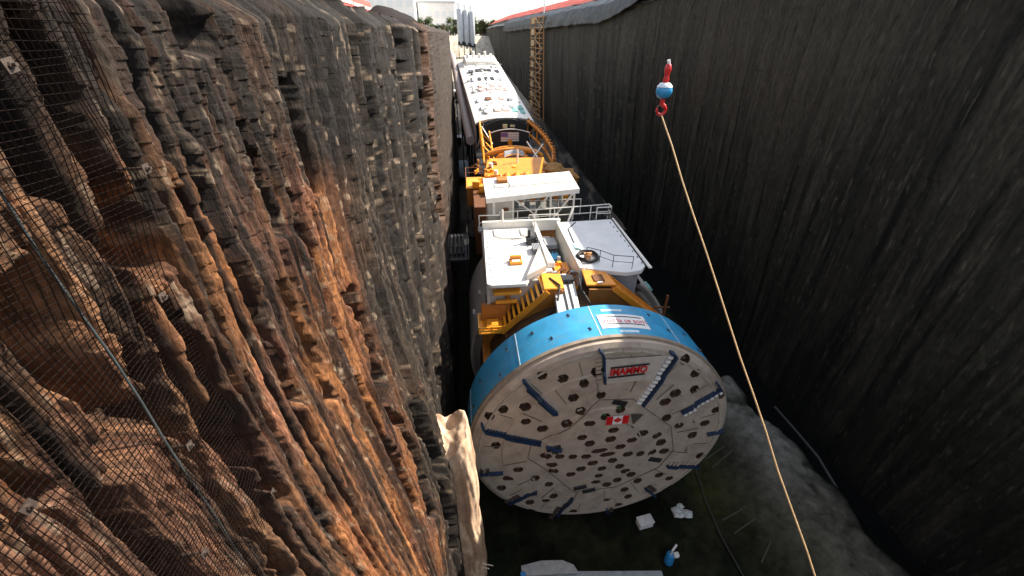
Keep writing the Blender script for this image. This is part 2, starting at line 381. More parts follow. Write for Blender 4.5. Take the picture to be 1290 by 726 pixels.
# ------------------------------------------------------------------ right rock wall
def rsh(y): return 10.5*np.clip((np.asarray(y, float)-52)/100, 0, 1.15)-0.5*sst(45, 60, np.asarray(y, float))*0
def rdz(y): return -0.012*np.clip(np.asarray(y, float)-55, 0, 110)
ys2 = np.concatenate([np.linspace(-14, 60, 1000), np.linspace(60, 332, 520)[1:]])
zs2 = np.linspace(3.7, -27.2, 460)
Z2, Y2 = np.meshgrid(zs2, ys2, indexing='ij')
shear = Y2+0.06*Z2*sst(40, 10, Y2)
yw = shear+0.5*(fbm(Y2*0.25, Z2*0.08, 301, 3)-0.5)
Dr = 0.14*(fbm(yw/0.9, Z2/9, 303, 4)-0.5)+0.6*(fbm(yw/6, Z2/18, 305, 3)-0.5)+0.10*(np.abs(vn(yw/0.55, Z2/14, 307)-0.5))
Dr += 0.30*np.abs(fbm(yw/0.5, Z2/2.2, 321, 4)-0.5)-0.12*joint(((yw/3.1) % 1), 0.02)+0.14*(hsh(np.floor(yw/1.4), np.floor(Z2/7+hsh(np.floor(yw/1.4), yw*0, 5)*3), 309)-0.5)*0.6
base = 24.0+sst(0, -27, Z2)*1.4-rsh(Y2)
X2 = base+Dr+sst(2.4, 3.7, Z2)*0.6*vn(Y2*0.5, Z2, 3)
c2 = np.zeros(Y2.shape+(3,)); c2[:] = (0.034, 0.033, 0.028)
s1 = fbm(yw/0.5, Z2/12, 311, 4); s2 = fbm(yw/3, Z2/8, 313, 4); s3 = fbm(yw/0.22, Z2/5, 315, 3)
c2 = lerp(c2, (0.007, 0.007, 0.007), sst(0.45, 0.65, s1)*0.8)
c2 = lerp(c2, (0.060, 0.054, 0.044), sst(0.50, 0.72, s3)*0.7)
c2 = lerp(c2, (0.050, 0.043, 0.035), sst(20, 30, Y2)*sst(60, 45, Y2)*sst(-14, -2, Z2)*0.7)
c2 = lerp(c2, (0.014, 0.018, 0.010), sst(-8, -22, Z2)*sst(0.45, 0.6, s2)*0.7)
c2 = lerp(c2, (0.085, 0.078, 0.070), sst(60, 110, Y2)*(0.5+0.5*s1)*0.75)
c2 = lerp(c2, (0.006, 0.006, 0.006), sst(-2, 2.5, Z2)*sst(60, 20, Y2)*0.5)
pan = hsh(np.floor(yw/3.1), yw*0, 331); c2 *= (0.75+0.5*pan+0.35*(hsh(np.floor(yw/0.55), np.floor(Z2/9+3*pan), 333)-0.5))[..., None]
fs_ = fbm(yw/0.10, Z2/3.5, 335, 3); c2 *= (0.75+0.5*fs_)[..., None]
c2 *= (1-0.75*joint((yw/3.1) % 1, 0.012))[..., None]
c2 = lerp(c2, (0.11, 0.10, 0.085), sst(0.72, 0.80, fbm(yw/0.12, Z2/1.2, 337, 3))*0.6)
c2 = lerp(c2, (0.055, 0.052, 0.045), sst(-9, 1, Z2)*sst(14, 26, Y2)*0.55)
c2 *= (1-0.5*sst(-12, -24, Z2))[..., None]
c2 = c2*np.array((1.10, 1.04, 0.90))
ROCKR = attr_mat('dark_rock', 0.85, 1.0, 0.12, (1, 1, 0.35), 5.0, spec=0.2, contrast=0.5)
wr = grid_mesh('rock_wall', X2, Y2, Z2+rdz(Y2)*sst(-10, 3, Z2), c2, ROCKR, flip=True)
tag(wr, kind='structure')

# ------------------------------------------------------------------ trench floor and ramp
xs = np.linspace(-6, 27.5, 250); yy = np.linspace(-14, 58.5, 480)
YF, XF = np.meshgrid(yy, xs, indexing='ij')
nf = fbm(XF*0.5, YF*0.5, 401, 5); nf2 = fbm(XF*2.2, YF*2.2, 403, 4)
ZF = -26.85+0.25*(nf-0.5)+0.08*(nf2-0.5)
edge = 1.6*(fbm(XF*0.4, YF*0.3, 407, 3)-0.5)
berm = sst(15.6, 19.5, XF+edge)*(1-sst(21.6, 23.4, XF+edge+0.10*(YF-14)))*(1-sst(22.5, 25.5, YF+edge))*sst(-14, 2, YF)
ZF = ZF+berm*(2.4+0.8*(nf-0.5)+0.2*(nf2-0.5))
cF = np.zeros(XF.shape+(3,)); cF[:] = (0.018, 0.018, 0.010)
cF = lerp(cF, (0.022, 0.025, 0.011), sst(0.45, 0.6, nf2)*0.7)
cF = lerp(cF, (0.005, 0.008, 0.004), sst(0.5, 0.65, nf)*0.7)
cF = lerp(cF, (0.05, 0.052, 0.016), sst(13.4, 14.6, XF)*sst(18, 16.2, XF)*sst(11, 15, YF)*0.6)
cF = lerp(cF, (0.105, 0.10, 0.074), berm*sst(0.34, 0.52, nf+0.15*(nf2-.5)+0.14*sst(21, 18, XF))*0.9)
cF = lerp(cF, (0.20, 0.19, 0.165), berm*sst(11, 17, YF)*sst(17.5, 19.5, XF)*sst(0.3, 0.6, nf+0.1)*0.8)
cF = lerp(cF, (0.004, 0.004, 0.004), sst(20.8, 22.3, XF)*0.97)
MUD = attr_mat('wet_mud', 0.9, 0.7, 0.10, (1, 1, 1), 1.6, spec=0.1, contrast=0.5)
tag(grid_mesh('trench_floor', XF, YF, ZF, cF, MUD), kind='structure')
yy = np.linspace(58.4, 216, 260); xs = np.linspace(-15, 24.6, 90)
YG, XG = np.meshgrid(yy, xs, indexing='ij')
ZG = -26.83+0.1655*(YG-58.4)+0.35*(fbm(XG*0.4, YG*0.3, 411, 4)-0.5)
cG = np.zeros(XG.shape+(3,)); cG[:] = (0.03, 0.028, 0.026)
cG = lerp(cG, (0.46, 0.40, 0.31), sst(100, 122, YG+8*(fbm(XG*.3, YG*.2, 5, 3)-.5)))  # sunlit far ramp painted pale, shaded lower stretch kept dark in the colour
cG = lerp(cG, (0.24, 0.20, 0.15), sst(0.5, 0.66, fbm(XG*0.8, YG*0.15, 415, 4))*0.6)
tag(grid_mesh('ramp', XG, YG, ZG, cG, attr_mat('ramp_gravel', 0.9, 0.5, 0.1, (1, 1, 1), 1.5)), kind='structure')

def ground(x0, x1, y0, y1, zf, col, nx=60, ny=120):
    yq = np.linspace(y0, y1, ny); xq = np.linspace(x0, x1, nx)
    Yq, Xq = np.meshgrid(yq, xq, indexing='ij'); n = fbm(Xq*0.25, Yq*0.25, 421, 5)
    c = np.zeros(Xq.shape+(3,)); c[:] = col
    c = lerp(c, tuple(q*0.5 for q in col), sst(0.45, 0.65, n)*0.6)
    return tag(grid_mesh('ground', Xq, Yq, zf(Xq, Yq)+0.12*(n-0.5), c, GRD), kind='structure')
GRD = attr_mat('site_gravel', 0.95, 0.5, 0.05, (1, 1, 1), 2.0)
ground(-60, -3.25, -12, 100, lambda x, y: 0.50+0*x-0.9*sst(-3.9, -3.2, x)*0.3, (0.20, 0.18, 0.16))
ground(-60, -13.6, 100, 217, lambda x, y: 0.50-1.0*sst(64, 217, y), (0.42, 0.38, 0.32))
ground(-900, 900, 216.5, 1500, lambda x, y: -0.72+0*x, (0.38, 0.34, 0.28), 60, 60)
ground(-900, -60, -300, 217, lambda x, y: 0.3-1.0*sst(64, 217, y), (0.30, 0.27, 0.22), 40, 60)
ground(33, 900, -300, 217, lambda x, y: 7.1-0.0*x-7.8*sst(100, 217, y)*sst(40, 60, x)*0, (0.25, 0.23, 0.20), 60, 60)
# bank above the right wall
ys_ = np.linspace(-14, 330, 500)
prof = [(23.95, 3.45), (24.9, 4.0), (26.9, 4.9), (29.2, 6.5), (31.0, 7.1), (34, 7.15)]
pj = []
for k in range(len(prof)-1):
    for t in np.linspace(0, 1, 7)[:-1]: pj.append((prof[k][0]*(1-t)+prof[k+1][0]*t, prof[k][1]*(1-t)+prof[k+1][1]*t))
pj.append(prof[-1]); pj = np.array(pj)
YB = np.repeat(ys_[:, None], len(pj), 1); XB = np.repeat(pj[None, :, 0], len(ys_), 0)-rsh(YB)
ZB = np.repeat(pj[None, :, 1], len(ys_), 0)+rdz(YB)+0.35*(fbm(YB*0.3, XB*0.6, 431, 4)-0.5)
cB = np.zeros(XB.shape+(3,)); cB[:] = (0.10, 0.10, 0.095)
cB = lerp(cB, (0.22, 0.22, 0.20), sst(0.45, 0.6, fbm(XB, YB*0.6, 433, 4)))
tag(grid_mesh('ground', XB, YB, ZB, cB, GRD), kind='structure')

# ================================================================== OBJECTS
# ------------------------------------------------------------------ tunnel boring machine
CX, CZ, FY = 6.42, -19.38, 13.95
T = empty('tunnel_boring_machine', (CX, 20.0, -26.7), label='huge tunnel boring machine with round cream cutterhead and blue shield in the trench', cat='boring machine')

# cutterhead: closed lathe, then the cutter pockets are cut out of it
prof = [(0.001, -0.16), (1.9, -0.14), (3.12, -0.10), (3.16, -0.02), (4.9, 0.0), (5.5, 0.02), (5.54, 0.10), (6.50, 0.12), (6.95, 0.16), (7.18, 0.30), (7.22, 1.1), (6.9, 1.25), (0.001, 1.25)]
b = MB(); b.lathe(prof, (CX, FY, CZ), 'Y', 120)
head = b.build('cutterhead', CREAM, T)
bm = bmesh.new(); bm.from_mesh(head.data); bmesh.ops.remove_doubles(bm, verts=bm.verts, dist=0.002)
bmesh.ops.recalc_face_normals(bm, faces=bm.faces); bm.to_mesh(head.data); bm.free()
PK= [(-3.52, 5.56), (-2.49, 5.28), (-1.44, 4.94), (-5.4, 3.46), (-4.3, 3.57), (-6.09, 3.02), (-1.9, 4.02), (-0.5, 4.07), (-4.25, 2.55), (-1.45, 3.05), (-2.12, 2.22), (-3.37, 1.91), (-0.91, 2.14), (-5.83, 0.74), (0.45, 1.46), (-1.22, 1.09), (-0.75, 0.54), (0.38, 0.75), (1.62, 0.5), (2.15, 0.98), (1.04, 0.02), (3.06, 0.59), (3.43, -0.1), (3.79, -0.93), (3.06, -0.89), (2.33, -0.81), (1.58, -0.71), (-3.1, -0.31), (-2.33, -0.39), (-1.6, -0.49), (-0.84, -0.57), (-0.4, -1.22), (-2.73, -1.11), (-2.6, -1.73), (-1.03, -1.67), (-1.58, -2.13), (0.21, -1.82), (0.74, -1.15), (1.26, -1.79), (1.69, -2.35), (2.15, -2.87), (2.68, -3.6), (0.11, -2.52), (0.03, -3.21), (0.77, -3.66), (1.37, -3.29), (1.98, -4.4), (2.4, -5.37), (1.93, -6.27), (1.03, -5.42), (-4.62, -1.4), (-3.63, -2.35), (-5.2, -2.25), (-5.59, -3.17), (-2.79, -3.05), (-2.44, -4.33), (-2.86, -4.85), (-3.85, -4.92), (-3.72, -5.94), (-1.04, -6.47), (3.97, -3.25), (4.78, -3.87), (4.88, -4.91), (6.32, -1.89), (5.23, 0.25), (5.79, 1.06), (4.21, 1.2), (3.35, 1.93), (3.02, 3.17), (3.45, 3.74), (4.5, 3.82), (4.29, 4.93), (3.54, 5.87), (6.18, 2.06), (6.26, 3.15), (0.63, 2.95), (-0.12, 2.55), (-0.85, 5.61), (-0.14, -0.15), (0.36, -0.54)]
BL= [((-4.41, 5.39), (-4.11, 4.86), (-2.69, 3.05)), ((-0.9, 7.04), (-0.63, 6.52), (-0.45, 4.99)), ((2.69, 6.67), (2.99, 6.19), (1.78, 3.14)), ((5.73, 4.29), (5.98, 3.73), (4.05, 2.31)), ((7.38, 0.39), (6.78, 0.24), (6.12, 0.19)), ((7.1, -3.11), (5.64, -2.7), (4.23, -2.3)), ((4.55, -5.96), (3.91, -5.2), (3.31, -4.51)), ((1.4, -7.46), (1.27, -6.98), (1.16, -6.47)), ((-1.27, -4.6), (-1.76, -5.75), (-2.25, -7.08)), ((-3.49, -3.62), (-4.36, -4.24), (-5.25, -4.85)), ((-5.46, -1.6), (-6.16, -1.58), (-6.8, -1.6)), ((-6.57, 2.59), (-6.31, 1.93), (-3.45, 0.77)), ((-3.09, 0.58), (-2.72, 0.45), (-2.31, 0.29))]
def front_y(r):
    if r < 3.14: return FY-0.13
    if r < 5.52: return FY-0.0
    if r < 6.5: return FY+0.13
    return FY+0.16
cb = MB(); cutters = []
rnd = random.Random(3)
for i, (x, z) in enumerate(PK):
    r = math.hypot(x, z); big_ = i >= len(PK)-2
    w, h = (0.95, 0.36) if big_ else (rnd.uniform(0.50, 0.66), rnd.uniform(0.38, 0.50))
    if r > 3.2: w *= 0.98; h *= 1.12
    a = math.atan2(z, x)+rnd.uniform(-0.35, 0.35) if r > 3 else rnd.uniform(-0.5, 0.5)
    a = a if not big_ else 0.35
    if big_: a = 0.45
    # radial slots keep their long side roughly level as in the photograph
    a = 0.25*math.sin(a)
    y = front_y(r)
    poly = [(-0.5, 0.05), (-0.3, 0.5), (0.28, 0.5), (0.5, 0.12), (0.5, -0.1), (0.26, -0.5), (-0.28, -0.5), (-0.5, -0.08)]
    pts = []
    for (px, pz) in poly:
        px, pz = px*w, pz*h
        pts.append((CX+x+px*math.cos(a)-pz*math.sin(a), y-0.4, CZ+z+px*math.sin(a)+pz*math.cos(a)))
    cb.prism(pts, (0, 0.78, 0)); cutters.append((x, z, y, w, h, a))
cut = cb.build('pocket_cutter', POCKET, T)
head.data.materials.append(POCKET)
md = head.modifiers.new('b', 'BOOLEAN'); md.object = cut; md.operation = 'DIFFERENCE'; md.solver = 'EXACT'; md.material_mode = 'TRANSFER'; md.use_self = False
dg = bpy.context.evaluated_depsgraph_get(); nm = bpy.data.meshes.new_from_object(head.evaluated_get(dg))
head.modifiers.clear(); nm.name = 'cutterhead'; head.data = nm
bpy.data.objects.remove(cut)
for p in nm.polygons: p.use_smooth = False
print('HEAD faces', len(nm.polygons), [m.name for m in nm.materials])
for i, (x, z, y, w, h, a) in enumerate(cutters):
    d = MB()
    # disc cutter: steel ring with hub, its edge just below the plate
    n = 14; rr = min(w, h*1.35)*0.47; c = Vector((CX+x, y+0.24, CZ+z)); ax = Vector((-math.sin(a), 0, math.cos(a)))
    pr = [(0.02, -0.14), (rr*0.45, -0.14), (rr*0.6, -0.06), (rr, -0.025), (rr, 0.025), (rr*0.6, 0.06), (rr*0.45, 0.14), (0.02, 0.14)]
    e1 = Vector((0, 1, 0)); e2 = ax.cross(e1)
    vs = []; fs = []
    for k in range(n):
        t = 2*math.pi*k/n
        for r_, h_ in pr: vs.append(c+(e1*math.cos(t)+e2*math.sin(t))*r_*0.62+ax*h_*0.8)
    q = len(pr)
    for k in range(n):
        for j in range(q-1): fs.append((k*q+j, ((k+1) % n)*q+j, ((k+1) % n)*q+j+1, k*q+j+1))
    d.add(vs, fs); d.build('disc_cutter', GREENP if i in (75, 76) else STEEL, head)
# plate seams, octagon and wear strips
OCT = [(-0.55, 3.75), (1.25, 3.62), (2.0, 2.85), (3.75, 1.2), (4.35, -0.9), (3.75, -2.4), (1.4, -3.95), (-1.2, -4.1), (-3.1, -1.5), (-4.1, -0.4), (-3.95, 0.7), (-1.95, 1.95)]
def P(x, z, dy=0.0): return Vector((CX+x, front_y(math.hypot(x, z))+dy, CZ+z))
def strip(mb, a, b_, w, t, n=10, lift=0.0):
    for k in range(n):
        p = Vector((a[0]+(b_[0]-a[0])*k/n, a[1]+(b_[1]-a[1])*k/n)); q = Vector((a[0]+(b_[0]-a[0])*(k+1)/n, a[1]+(b_[1]-a[1])*(k+1)/n))
        pa, pb = P(p.x, p.y, -t/2-0.02-lift), P(q.x, q.y, -t/2-0.02-lift)
        if abs(pa.y-pb.y) > 0.2: continue
        mb.bar(pa, pb, w, t, up=(0, 1, 0))
SEAM = mat('seam_dark', (0.15, 0.12, 0.10), 0.8, var=0.3)
def seam(a_, b_, w, t, n):
    s = MB(); strip(s, a_, b_, w, t, n); s.build('plate_seam', SEAM, head)
for k in range(len(OCT)): seam(OCT[k], OCT[(k+1) % len(OCT)], 0.035, 0.03, 4)
for k in range(16):
    t = 2*math.pi*(k+0.4)/16
    seam((4.25*math.cos(t), 4.25*math.sin(t)), (5.45*math.cos(t), 5.45*math.sin(t)), 0.03, 0.03, 3)
    t += 0.12
    seam((5.6*math.cos(t), 5.6*math.sin(t)), (6.5*math.cos(t), 6.5*math.sin(t)), 0.03, 0.03, 3)
WEAR = mat('wear_steel', (0.42, 0.37, 0.31), 0.4, var=0.2, grime=0.3)
for r0 in (6.72,):
    for k in range(45):
        t0 = 2*math.pi*k/45; t1 = 2*math.pi*(k+0.93)/45; s = MB()
        s.bar(P(r0*math.cos(t0), r0*math.sin(t0), -0.05), P(r0*math.cos(t1), r0*math.sin(t1), -0.05), 0.10, 0.07, up=(0, 1, 0)); s.build('wear_bar', WEAR, head)
for k in range(50):     # little wear bars
    t = rnd.uniform(0, 6.28); r0 = rnd.choice([2.2, 3.5, 4.4, 5.2, 6.0]); L = rnd.uniform(0.12, 0.3)
    p = (r0*math.cos(t), r0*math.sin(t)); q = (p[0]-L*math.sin(t), p[1]+L*math.cos(t))
    s = MB(); strip(s, p, q, 0.07, 0.06, 1)
    if s.v: s.build('wear_bar', WEAR, head)
for x, z in ((3.39, -1.62), (-0.87, -3.66), (-0.3, -4.05), (-2.72, 0.4), (0.55, 3.42)):
    s = MB(); c = P(x, z, -0.03); s.box(c, (0.8, 0.10, 0.34), (0, R(20 if x > 0 else -12), 0)); s.build('inspection_hatch', DARK, head, bevel=0.02)
# bucket scraper blades with their teeth
for bi, (p0, p1, p2) in enumerate(BL):
    bl = MB(); th = MB()
    pts = [Vector(p) for p in (p0, p1, p2)]
    line = [pts[0]+(pts[1]-pts[0])*t for t in (0, .5)]+[pts[1]+(pts[2]-pts[1])*t for t in np.linspace(0, 1, 8)]
    P3 = []
    for p in line:
        r = p.length
        if r > 7.0: p = p*(7.0/r)
        P3.append(P(p.x, p.y, -0.06))
    for a_, c_ in zip(P3[:-1], P3[1:]):
        if (a_-c_).length > 0.02: bl.bar(a_, c_, 0.10 if bi else 0.15, 0.34, up=(0, 1, 0))
    ob = bl.build('scraper_blade', BLADE, head)
    L = (pts[2]-pts[1]).length; n = max(2, int(L/0.24)); dr = (pts[2]-pts[1]).normalized(); sd = Vector((dr.y, -dr.x))
    if bi in (0, 11): n = int(L/0.15)
    side = -1 if bi in (2, 3, 4) else (1 if bi in (0,) else (-1 if bi == 11 else 1))
    if bi == 2: side = 1
    for k in range(n):
        p = pts[1]+dr*(L*(k+0.5)/n)+sd*side*0.20
        c = P(p.x, p.y, -0.05); ang = math.atan2(dr.y, dr.x)
        if bi in (0, 11): th.box(c-Vector((sd.x*side*0.08, 0, sd.y*side*0.08)), (0.09, 0.26, 0.18), (0, -ang, 0))
        else: th.box(c+Vector((sd.x*side*0.06, 0, sd.y*side*0.06)), (L/n*0.62, 0.14, 0.26), (0, -ang, 0))
    th.build('blade_teeth', BLADE if bi in (0, 11) else (SIGNW if bi in (2, 3) else (CREAM if bi < 6 else STEEL)), ob)

# lettering helper: text turned into a mesh and laid in a frame (o, right, up)
def text_mesh(name, txt, size, o, ux, uz, m, parent, ext=0.004, width=None, curve=None, bold=0.0):
    cu = bpy.data.curves.new('t', 'FONT'); cu.body = txt; cu.size = size; cu.extrude = ext; cu.offset = bold; cu.resolution_u = 3
    to = bpy.data.objects.new('t', cu); C.objects.link(to); bpy.context.view_layer.update()
    me = bpy.data.meshes.new_from_object(to.evaluated_get(bpy.context.evaluated_depsgraph_get())); bpy.data.objects.remove(to)
    xs_ = [v.co.x for v in me.vertices]; x0, x1 = min(xs_), max(xs_); k = (width/(x1-x0)) if width else 1
    ux = Vector(ux).normalized(); uz = Vector(uz).normalized(); un = ux.cross(uz); L0 = root_of(parent).location
    for v in me.vertices:
        px, pz, pn = (v.co.x-x0)*k, v.co.y, v.co.z
        if curve: v.co = curve(px, pz, pn)-L0
        else: v.co = Vector(o)+ux*px+uz*pz+un*pn-L0
    me.materials.clear(); me.materials.append(m)
    ob = bpy.data.objects.new(name, me); C.objects.link(ob); ob.parent = parent; return ob
# sign on the cutterhead
s = MB(); s.prism([(CX-0.62, FY-0.03, CZ+6.42), (CX+2.5, FY+0.02, CZ+6.35), (CX+2.0, FY-0.05, CZ+4.95), (CX-0.42, FY-0.05, CZ+4.9)], (0, -0.03, 0))
s.build('sign_panel', mat('sign_cream', (0.52, 0.47, 0.41), 0.5, var=0.15, grime=0.4, grime_col=(0.3, 0.25, 0.2)), head)
sx = Vector((1, 0, 0.045)).normalized(); o = Vector((CX-0.27, FY-0.115, CZ+5.38))
text_mesh('sign_lettering', 'IMAMMO', 0.62, o+Vector((0.02, 0, 0.05)), sx, (0, 0, 1), REDTXT, head, width=1.82, bold=0.018)
for dz, x0, x1 in ((0.56, 0.0, 1.9), (-0.06, -0.06, 1.76)):
    s = MB(); s.bar(o+sx*x0+Vector((0, 0, dz)), o+sx*x1+Vector((0, 0, dz)), 0.085, 0.02, up=(0, 1, 0)); s.build('sign_stripe', DARK, head)
# red and white flag with maple leaf
fx, fz = -0.06, 2.0; fy = FY-0.19
s = MB(); s.box((CX+fx+0.6, fy, CZ+fz+0.31), (1.2, 0.02, 0.62)); s.build('flag_field', SIGNW, head)
for q in (0.17, 1.03):
    s = MB(); s.box((CX+fx+q, fy-0.012, CZ+fz+0.31), (0.34, 0.015, 0.625)); s.build('flag_bar', REDTXT, head)
leaf = [(0, 1), (.18, .62), (.36, .72), (.28, .28), (.5, .5), (.58, .36), (.85, .4), (.72, .12), (.82, 0), (.4, -.32), (.45, -.5), (.06, -.42), (.06, -.85)]
leaf = leaf+[(-x, z) for x, z in leaf[::-1] if x > 0]
s = MB(); s.prism([(CX+fx+0.6+x*0.26, fy-0.012, CZ+fz+0.30+z*0.26) for x, z in leaf], (0, -0.01, 0)); s.build('maple_leaf', REDTXT, head)
s = MB(); s.prism([(CX+1.20, fy, CZ+2.66), (CX+1.88, fy, CZ+2.58), (CX+1.45, fy, CZ+1.86)], (0, -0.02, 0)); s.build('dark_emblem', mat('emblem_dark', (0.07, 0.06, 0.05), 0.6), head)

# blue shield ring with cream lip
RB = 7.30
s = MB(); s.lathe([(RB, 14.62), (RB, 17.15), (RB-0.06, 17.2), (RB-0.5, 17.2), (RB-0.5, 15.0), (RB-0.14, 14.62), (RB, 14.62)], (CX, 0, CZ), 'Y', 144)
ring = s.build('shield_ring', BLUE, T, smooth=True)
s = MB(); s.lathe([(RB+0.015, 14.46), (RB+0.015, 14.66), (RB-0.3, 14.66), (RB-0.3, 14.46), (RB+0.015, 14.46)], (CX, 0, CZ), 'Y', 144); s.build('shield_lip', mat('lip_brown', (0.30, 0.24, 0.18), 0.5, grime=0.4), ring, smooth=True)
def on_ring(th, y, dr=0.0): return Vector((CX+(RB+dr)*math.cos(th), y, CZ+(RB+dr)*math.sin(th)))
for i, (deg, y) in enumerate([(152, 16.2), (160, 15.3), (138, 15.0), (133, 16.4), (120, 16.4), (113, 15.4), (104, 16.7), (98, 15.3), (70, 16.6), (64, 15.6), (52, 16.2), (48, 15.2), (38, 16.3), (30, 15.4), (168, 16.5), (20, 16.3)]):
    t = R(deg); s = MB(); c = on_ring(t, y, 0.02)
    s.box(c, (0.09, 0.20, 0.05), (0, math.pi/2-t, R(25)))
    lug = s.build('lifting_lug', DARK, ring, bevel=0.015)
    s = MB(); s.tube([on_ring(t, y-0.12, 0.0), on_ring(t, y-0.12, 0.07)], 0.03, 8); s.build('bolt', STEEL, lug)
for deg in (128, 62, 95, 165):
    t = R(deg); s = MB(); s.box(on_ring(t, 15.9, 0.004), (0.05, 2.45, 0.02), (0, math.pi/2-t, 0)); s.build('weld_seam', mat('seam_white', (0.55, 0.65, 0.70), 0.5), ring)
# blue ring sign, bent to the shield
def patch(name, th0, th1, y0, y1, dr, m, parent, n=12):
    s = MB(); vs = []; fs = []
    for k in range(n+1):
        t = th0+(th1-th0)*k/n
        for y in (y0, y1):
            vs.append(on_ring(t, y, dr)); vs.append(on_ring(t, y, dr-0.03))
    for k in range(n):
        a = 4*k; fs += [(a, a+4, a+6, a+2), (a+1, a+3, a+7, a+5), (a, a+1, a+5, a+4), (a+2, a+6, a+7, a+3)]
    fs += [(0, 2, 3, 1), (4*n, 4*n+1, 4*n+3, 4*n+2)]
    s.add(vs, fs); return s.build(name, m, parent)
pa = R(90)+0.45/RB; pb = R(90)-2.05/RB
sg = patch('shield_sign', pa, pb, 15.15, 16.25, 0.030, SIGNW, ring)
for y in (15.42, 16.0): patch('sign_stripe', pa-0.03, pb+0.03, y, y+0.07, 0.040, mat('ink_dark', (0.06, 0.05, 0.07), 0.5), sg)
def cv(px, pz, pn):
    t = pa-0.03-px/RB; p = on_ring(t, 15.56+pz, 0.034+pn); return p
text_mesh('sign_lettering', 'rod la us sori1', 0.46, (0, 0, 0), (1, 0, 0), (0, 1, 0), mat('sign_pinkred', (0.65, 0.08, 0.12), 0.5), sg, width=2.25, curve=cv, bold=0.006)
patch('reflector_strip', R(90)+0.1/RB, R(90)-1.0/RB, 16.55, 16.72, 0.012, mat('pale_strip', (0.62, 0.78, 0.85), 0.4), ring)
patch('reflector_strip', R(90)-0.35/RB, R(90)-1.3/RB, 14.8, 14.98, 0.012, mat('pale_strip', (0.62, 0.78, 0.85), 0.4), ring)

# dark bulkhead between the ring and the deck section
s = MB(); s.lathe([(0.01, 17.6), (6.4, 17.6), (6.4, 21.8), (0.01, 21.8)], (CX, 0, CZ), 'Y', 48); s.build('bulkhead', mat('bulkhead_brown', (0.10, 0.05, 0.02), 0.7, var=0.4, grime=0.3), T)
# white hull: rounded body carrying the two decks
s = MB(); s.lathe([(7.05, 21.9), (7.05, 29.4), (6.6, 29.4), (6.6, 22.2), (6.9, 21.9), (7.05, 21.9)], (CX, 0, CZ), 'Y', 96, R(128), R(412))
hull = s.build('hull', HULLW, T, smooth=True)
s = MB(); s.lathe([(0.01, 22.3), (6.62, 22.3), (6.62, 22.5), (0.01, 22.5)], (CX, 0, CZ), 'Y', 64, R(135), R(405)); s.build('hull_bulkhead', HULLW, T)
for (x, z, y) in ((-0.22, -17.0, 24.0), (0.25, -16.0, 25.0)):
    s = MB(); s.box((x, y, z), (0.2, 0.6, 0.4)); s.build('hull_bracket', HULLW, hull, bevel=0.03)
for (x, z, y) in ((11.05, -14.0, 24.0), (11.85, -14.9, 23.0)):
    s = MB(); s.box((x, y, z), (0.4, 0.8, 0.3), (0, R(45), 0)); s.build('hull_bracket', TEAL, hull, bevel=0.03)

# left deck
s = MB()
s.prism([(0.75, 27.6, -12.3), (0.62, 19.9, -12.3), (0.85, 19.7, -12.3), (2.9, 19.7, -12.3), (3.15, 20.3, -12.3), (4.3, 21.0, -12.3), (4.65, 21.0, -12.3), (4.65, 27.6, -12.3)], (0, 0, 0.22))
dl = s.build('left_deck', WHITE, T, bevel=0.03)
s = MB(); s.span((0.7, 27.6, -12.4), (6.45, 27.85, -11.55)); s.build('deck_back_wall', WHITE, T, bevel=0.02)
s = MB(); s.span((0.62, 20.2, -14.0), (0.80, 27.6, -12.32)); s.span((0.8, 20.4, -13.8), (4.6, 20.6, -12.32)); s.build('deck_skirt', HULLW, T)
s = MB(); s.prism([(4.4, 21.4, -12.1), (4.85, 21.4, -12.1), (4.62, 24.6, -12.1), (4.4, 24.6, -12.1)], (0, 0, 0.35)); s.span((4.35, 24.6, -12.2), (4.65, 27.6, -11.7)); s.build('slot_wall', WHITE, T, bevel=0.02)
s = MB(); s.prism([(2.95, 20.0, -12.06), (4.25, 21.0, -12.06), (4.25, 23.4, -12.06), (4.15, 23.4, -12.06)], (0, 0, 0.35)); s.build('deck_gusset', HULLW, T)
# right deck, a raised box
s = MB()
s.prism([(6.35, 27.8, -12.15), (6.55, 20.8, -12.15), (7.2, 20.5, -12.15), (8.9, 20.0, -12.15), (9.85, 20.2, -12.15), (10.25, 20.7, -12.15), (10.45, 28.0, -12.15)], (0, 0, 0.28))
dr_ = s.build('right_deck', DECKG, T, bevel=0.03)
s = MB(); s.span((6.15, 20.6, -14.6), (6.40, 27.8, -11.72)); s.build('deck_side_wall', WHITE, T, bevel=0.02)
s = MB(); s.prism([(6.5, 20.9, -12.2), (6.5, 20.9, -14.4), (9.8, 20.5, -14.4), (9.8, 20.5, -12.2)], (0, 0.25, 0)); s.build('deck_front_wall', GREY, T)
s = MB(); s.prism([(10.3, 20.3, -11.86), (10.5, 20.3, -11.86), (10.62, 28.0, -11.86), (10.50, 28.0, -11.86)], (0, 0, 0.08)); s.build('deck_kerb', WHITE, dr_)
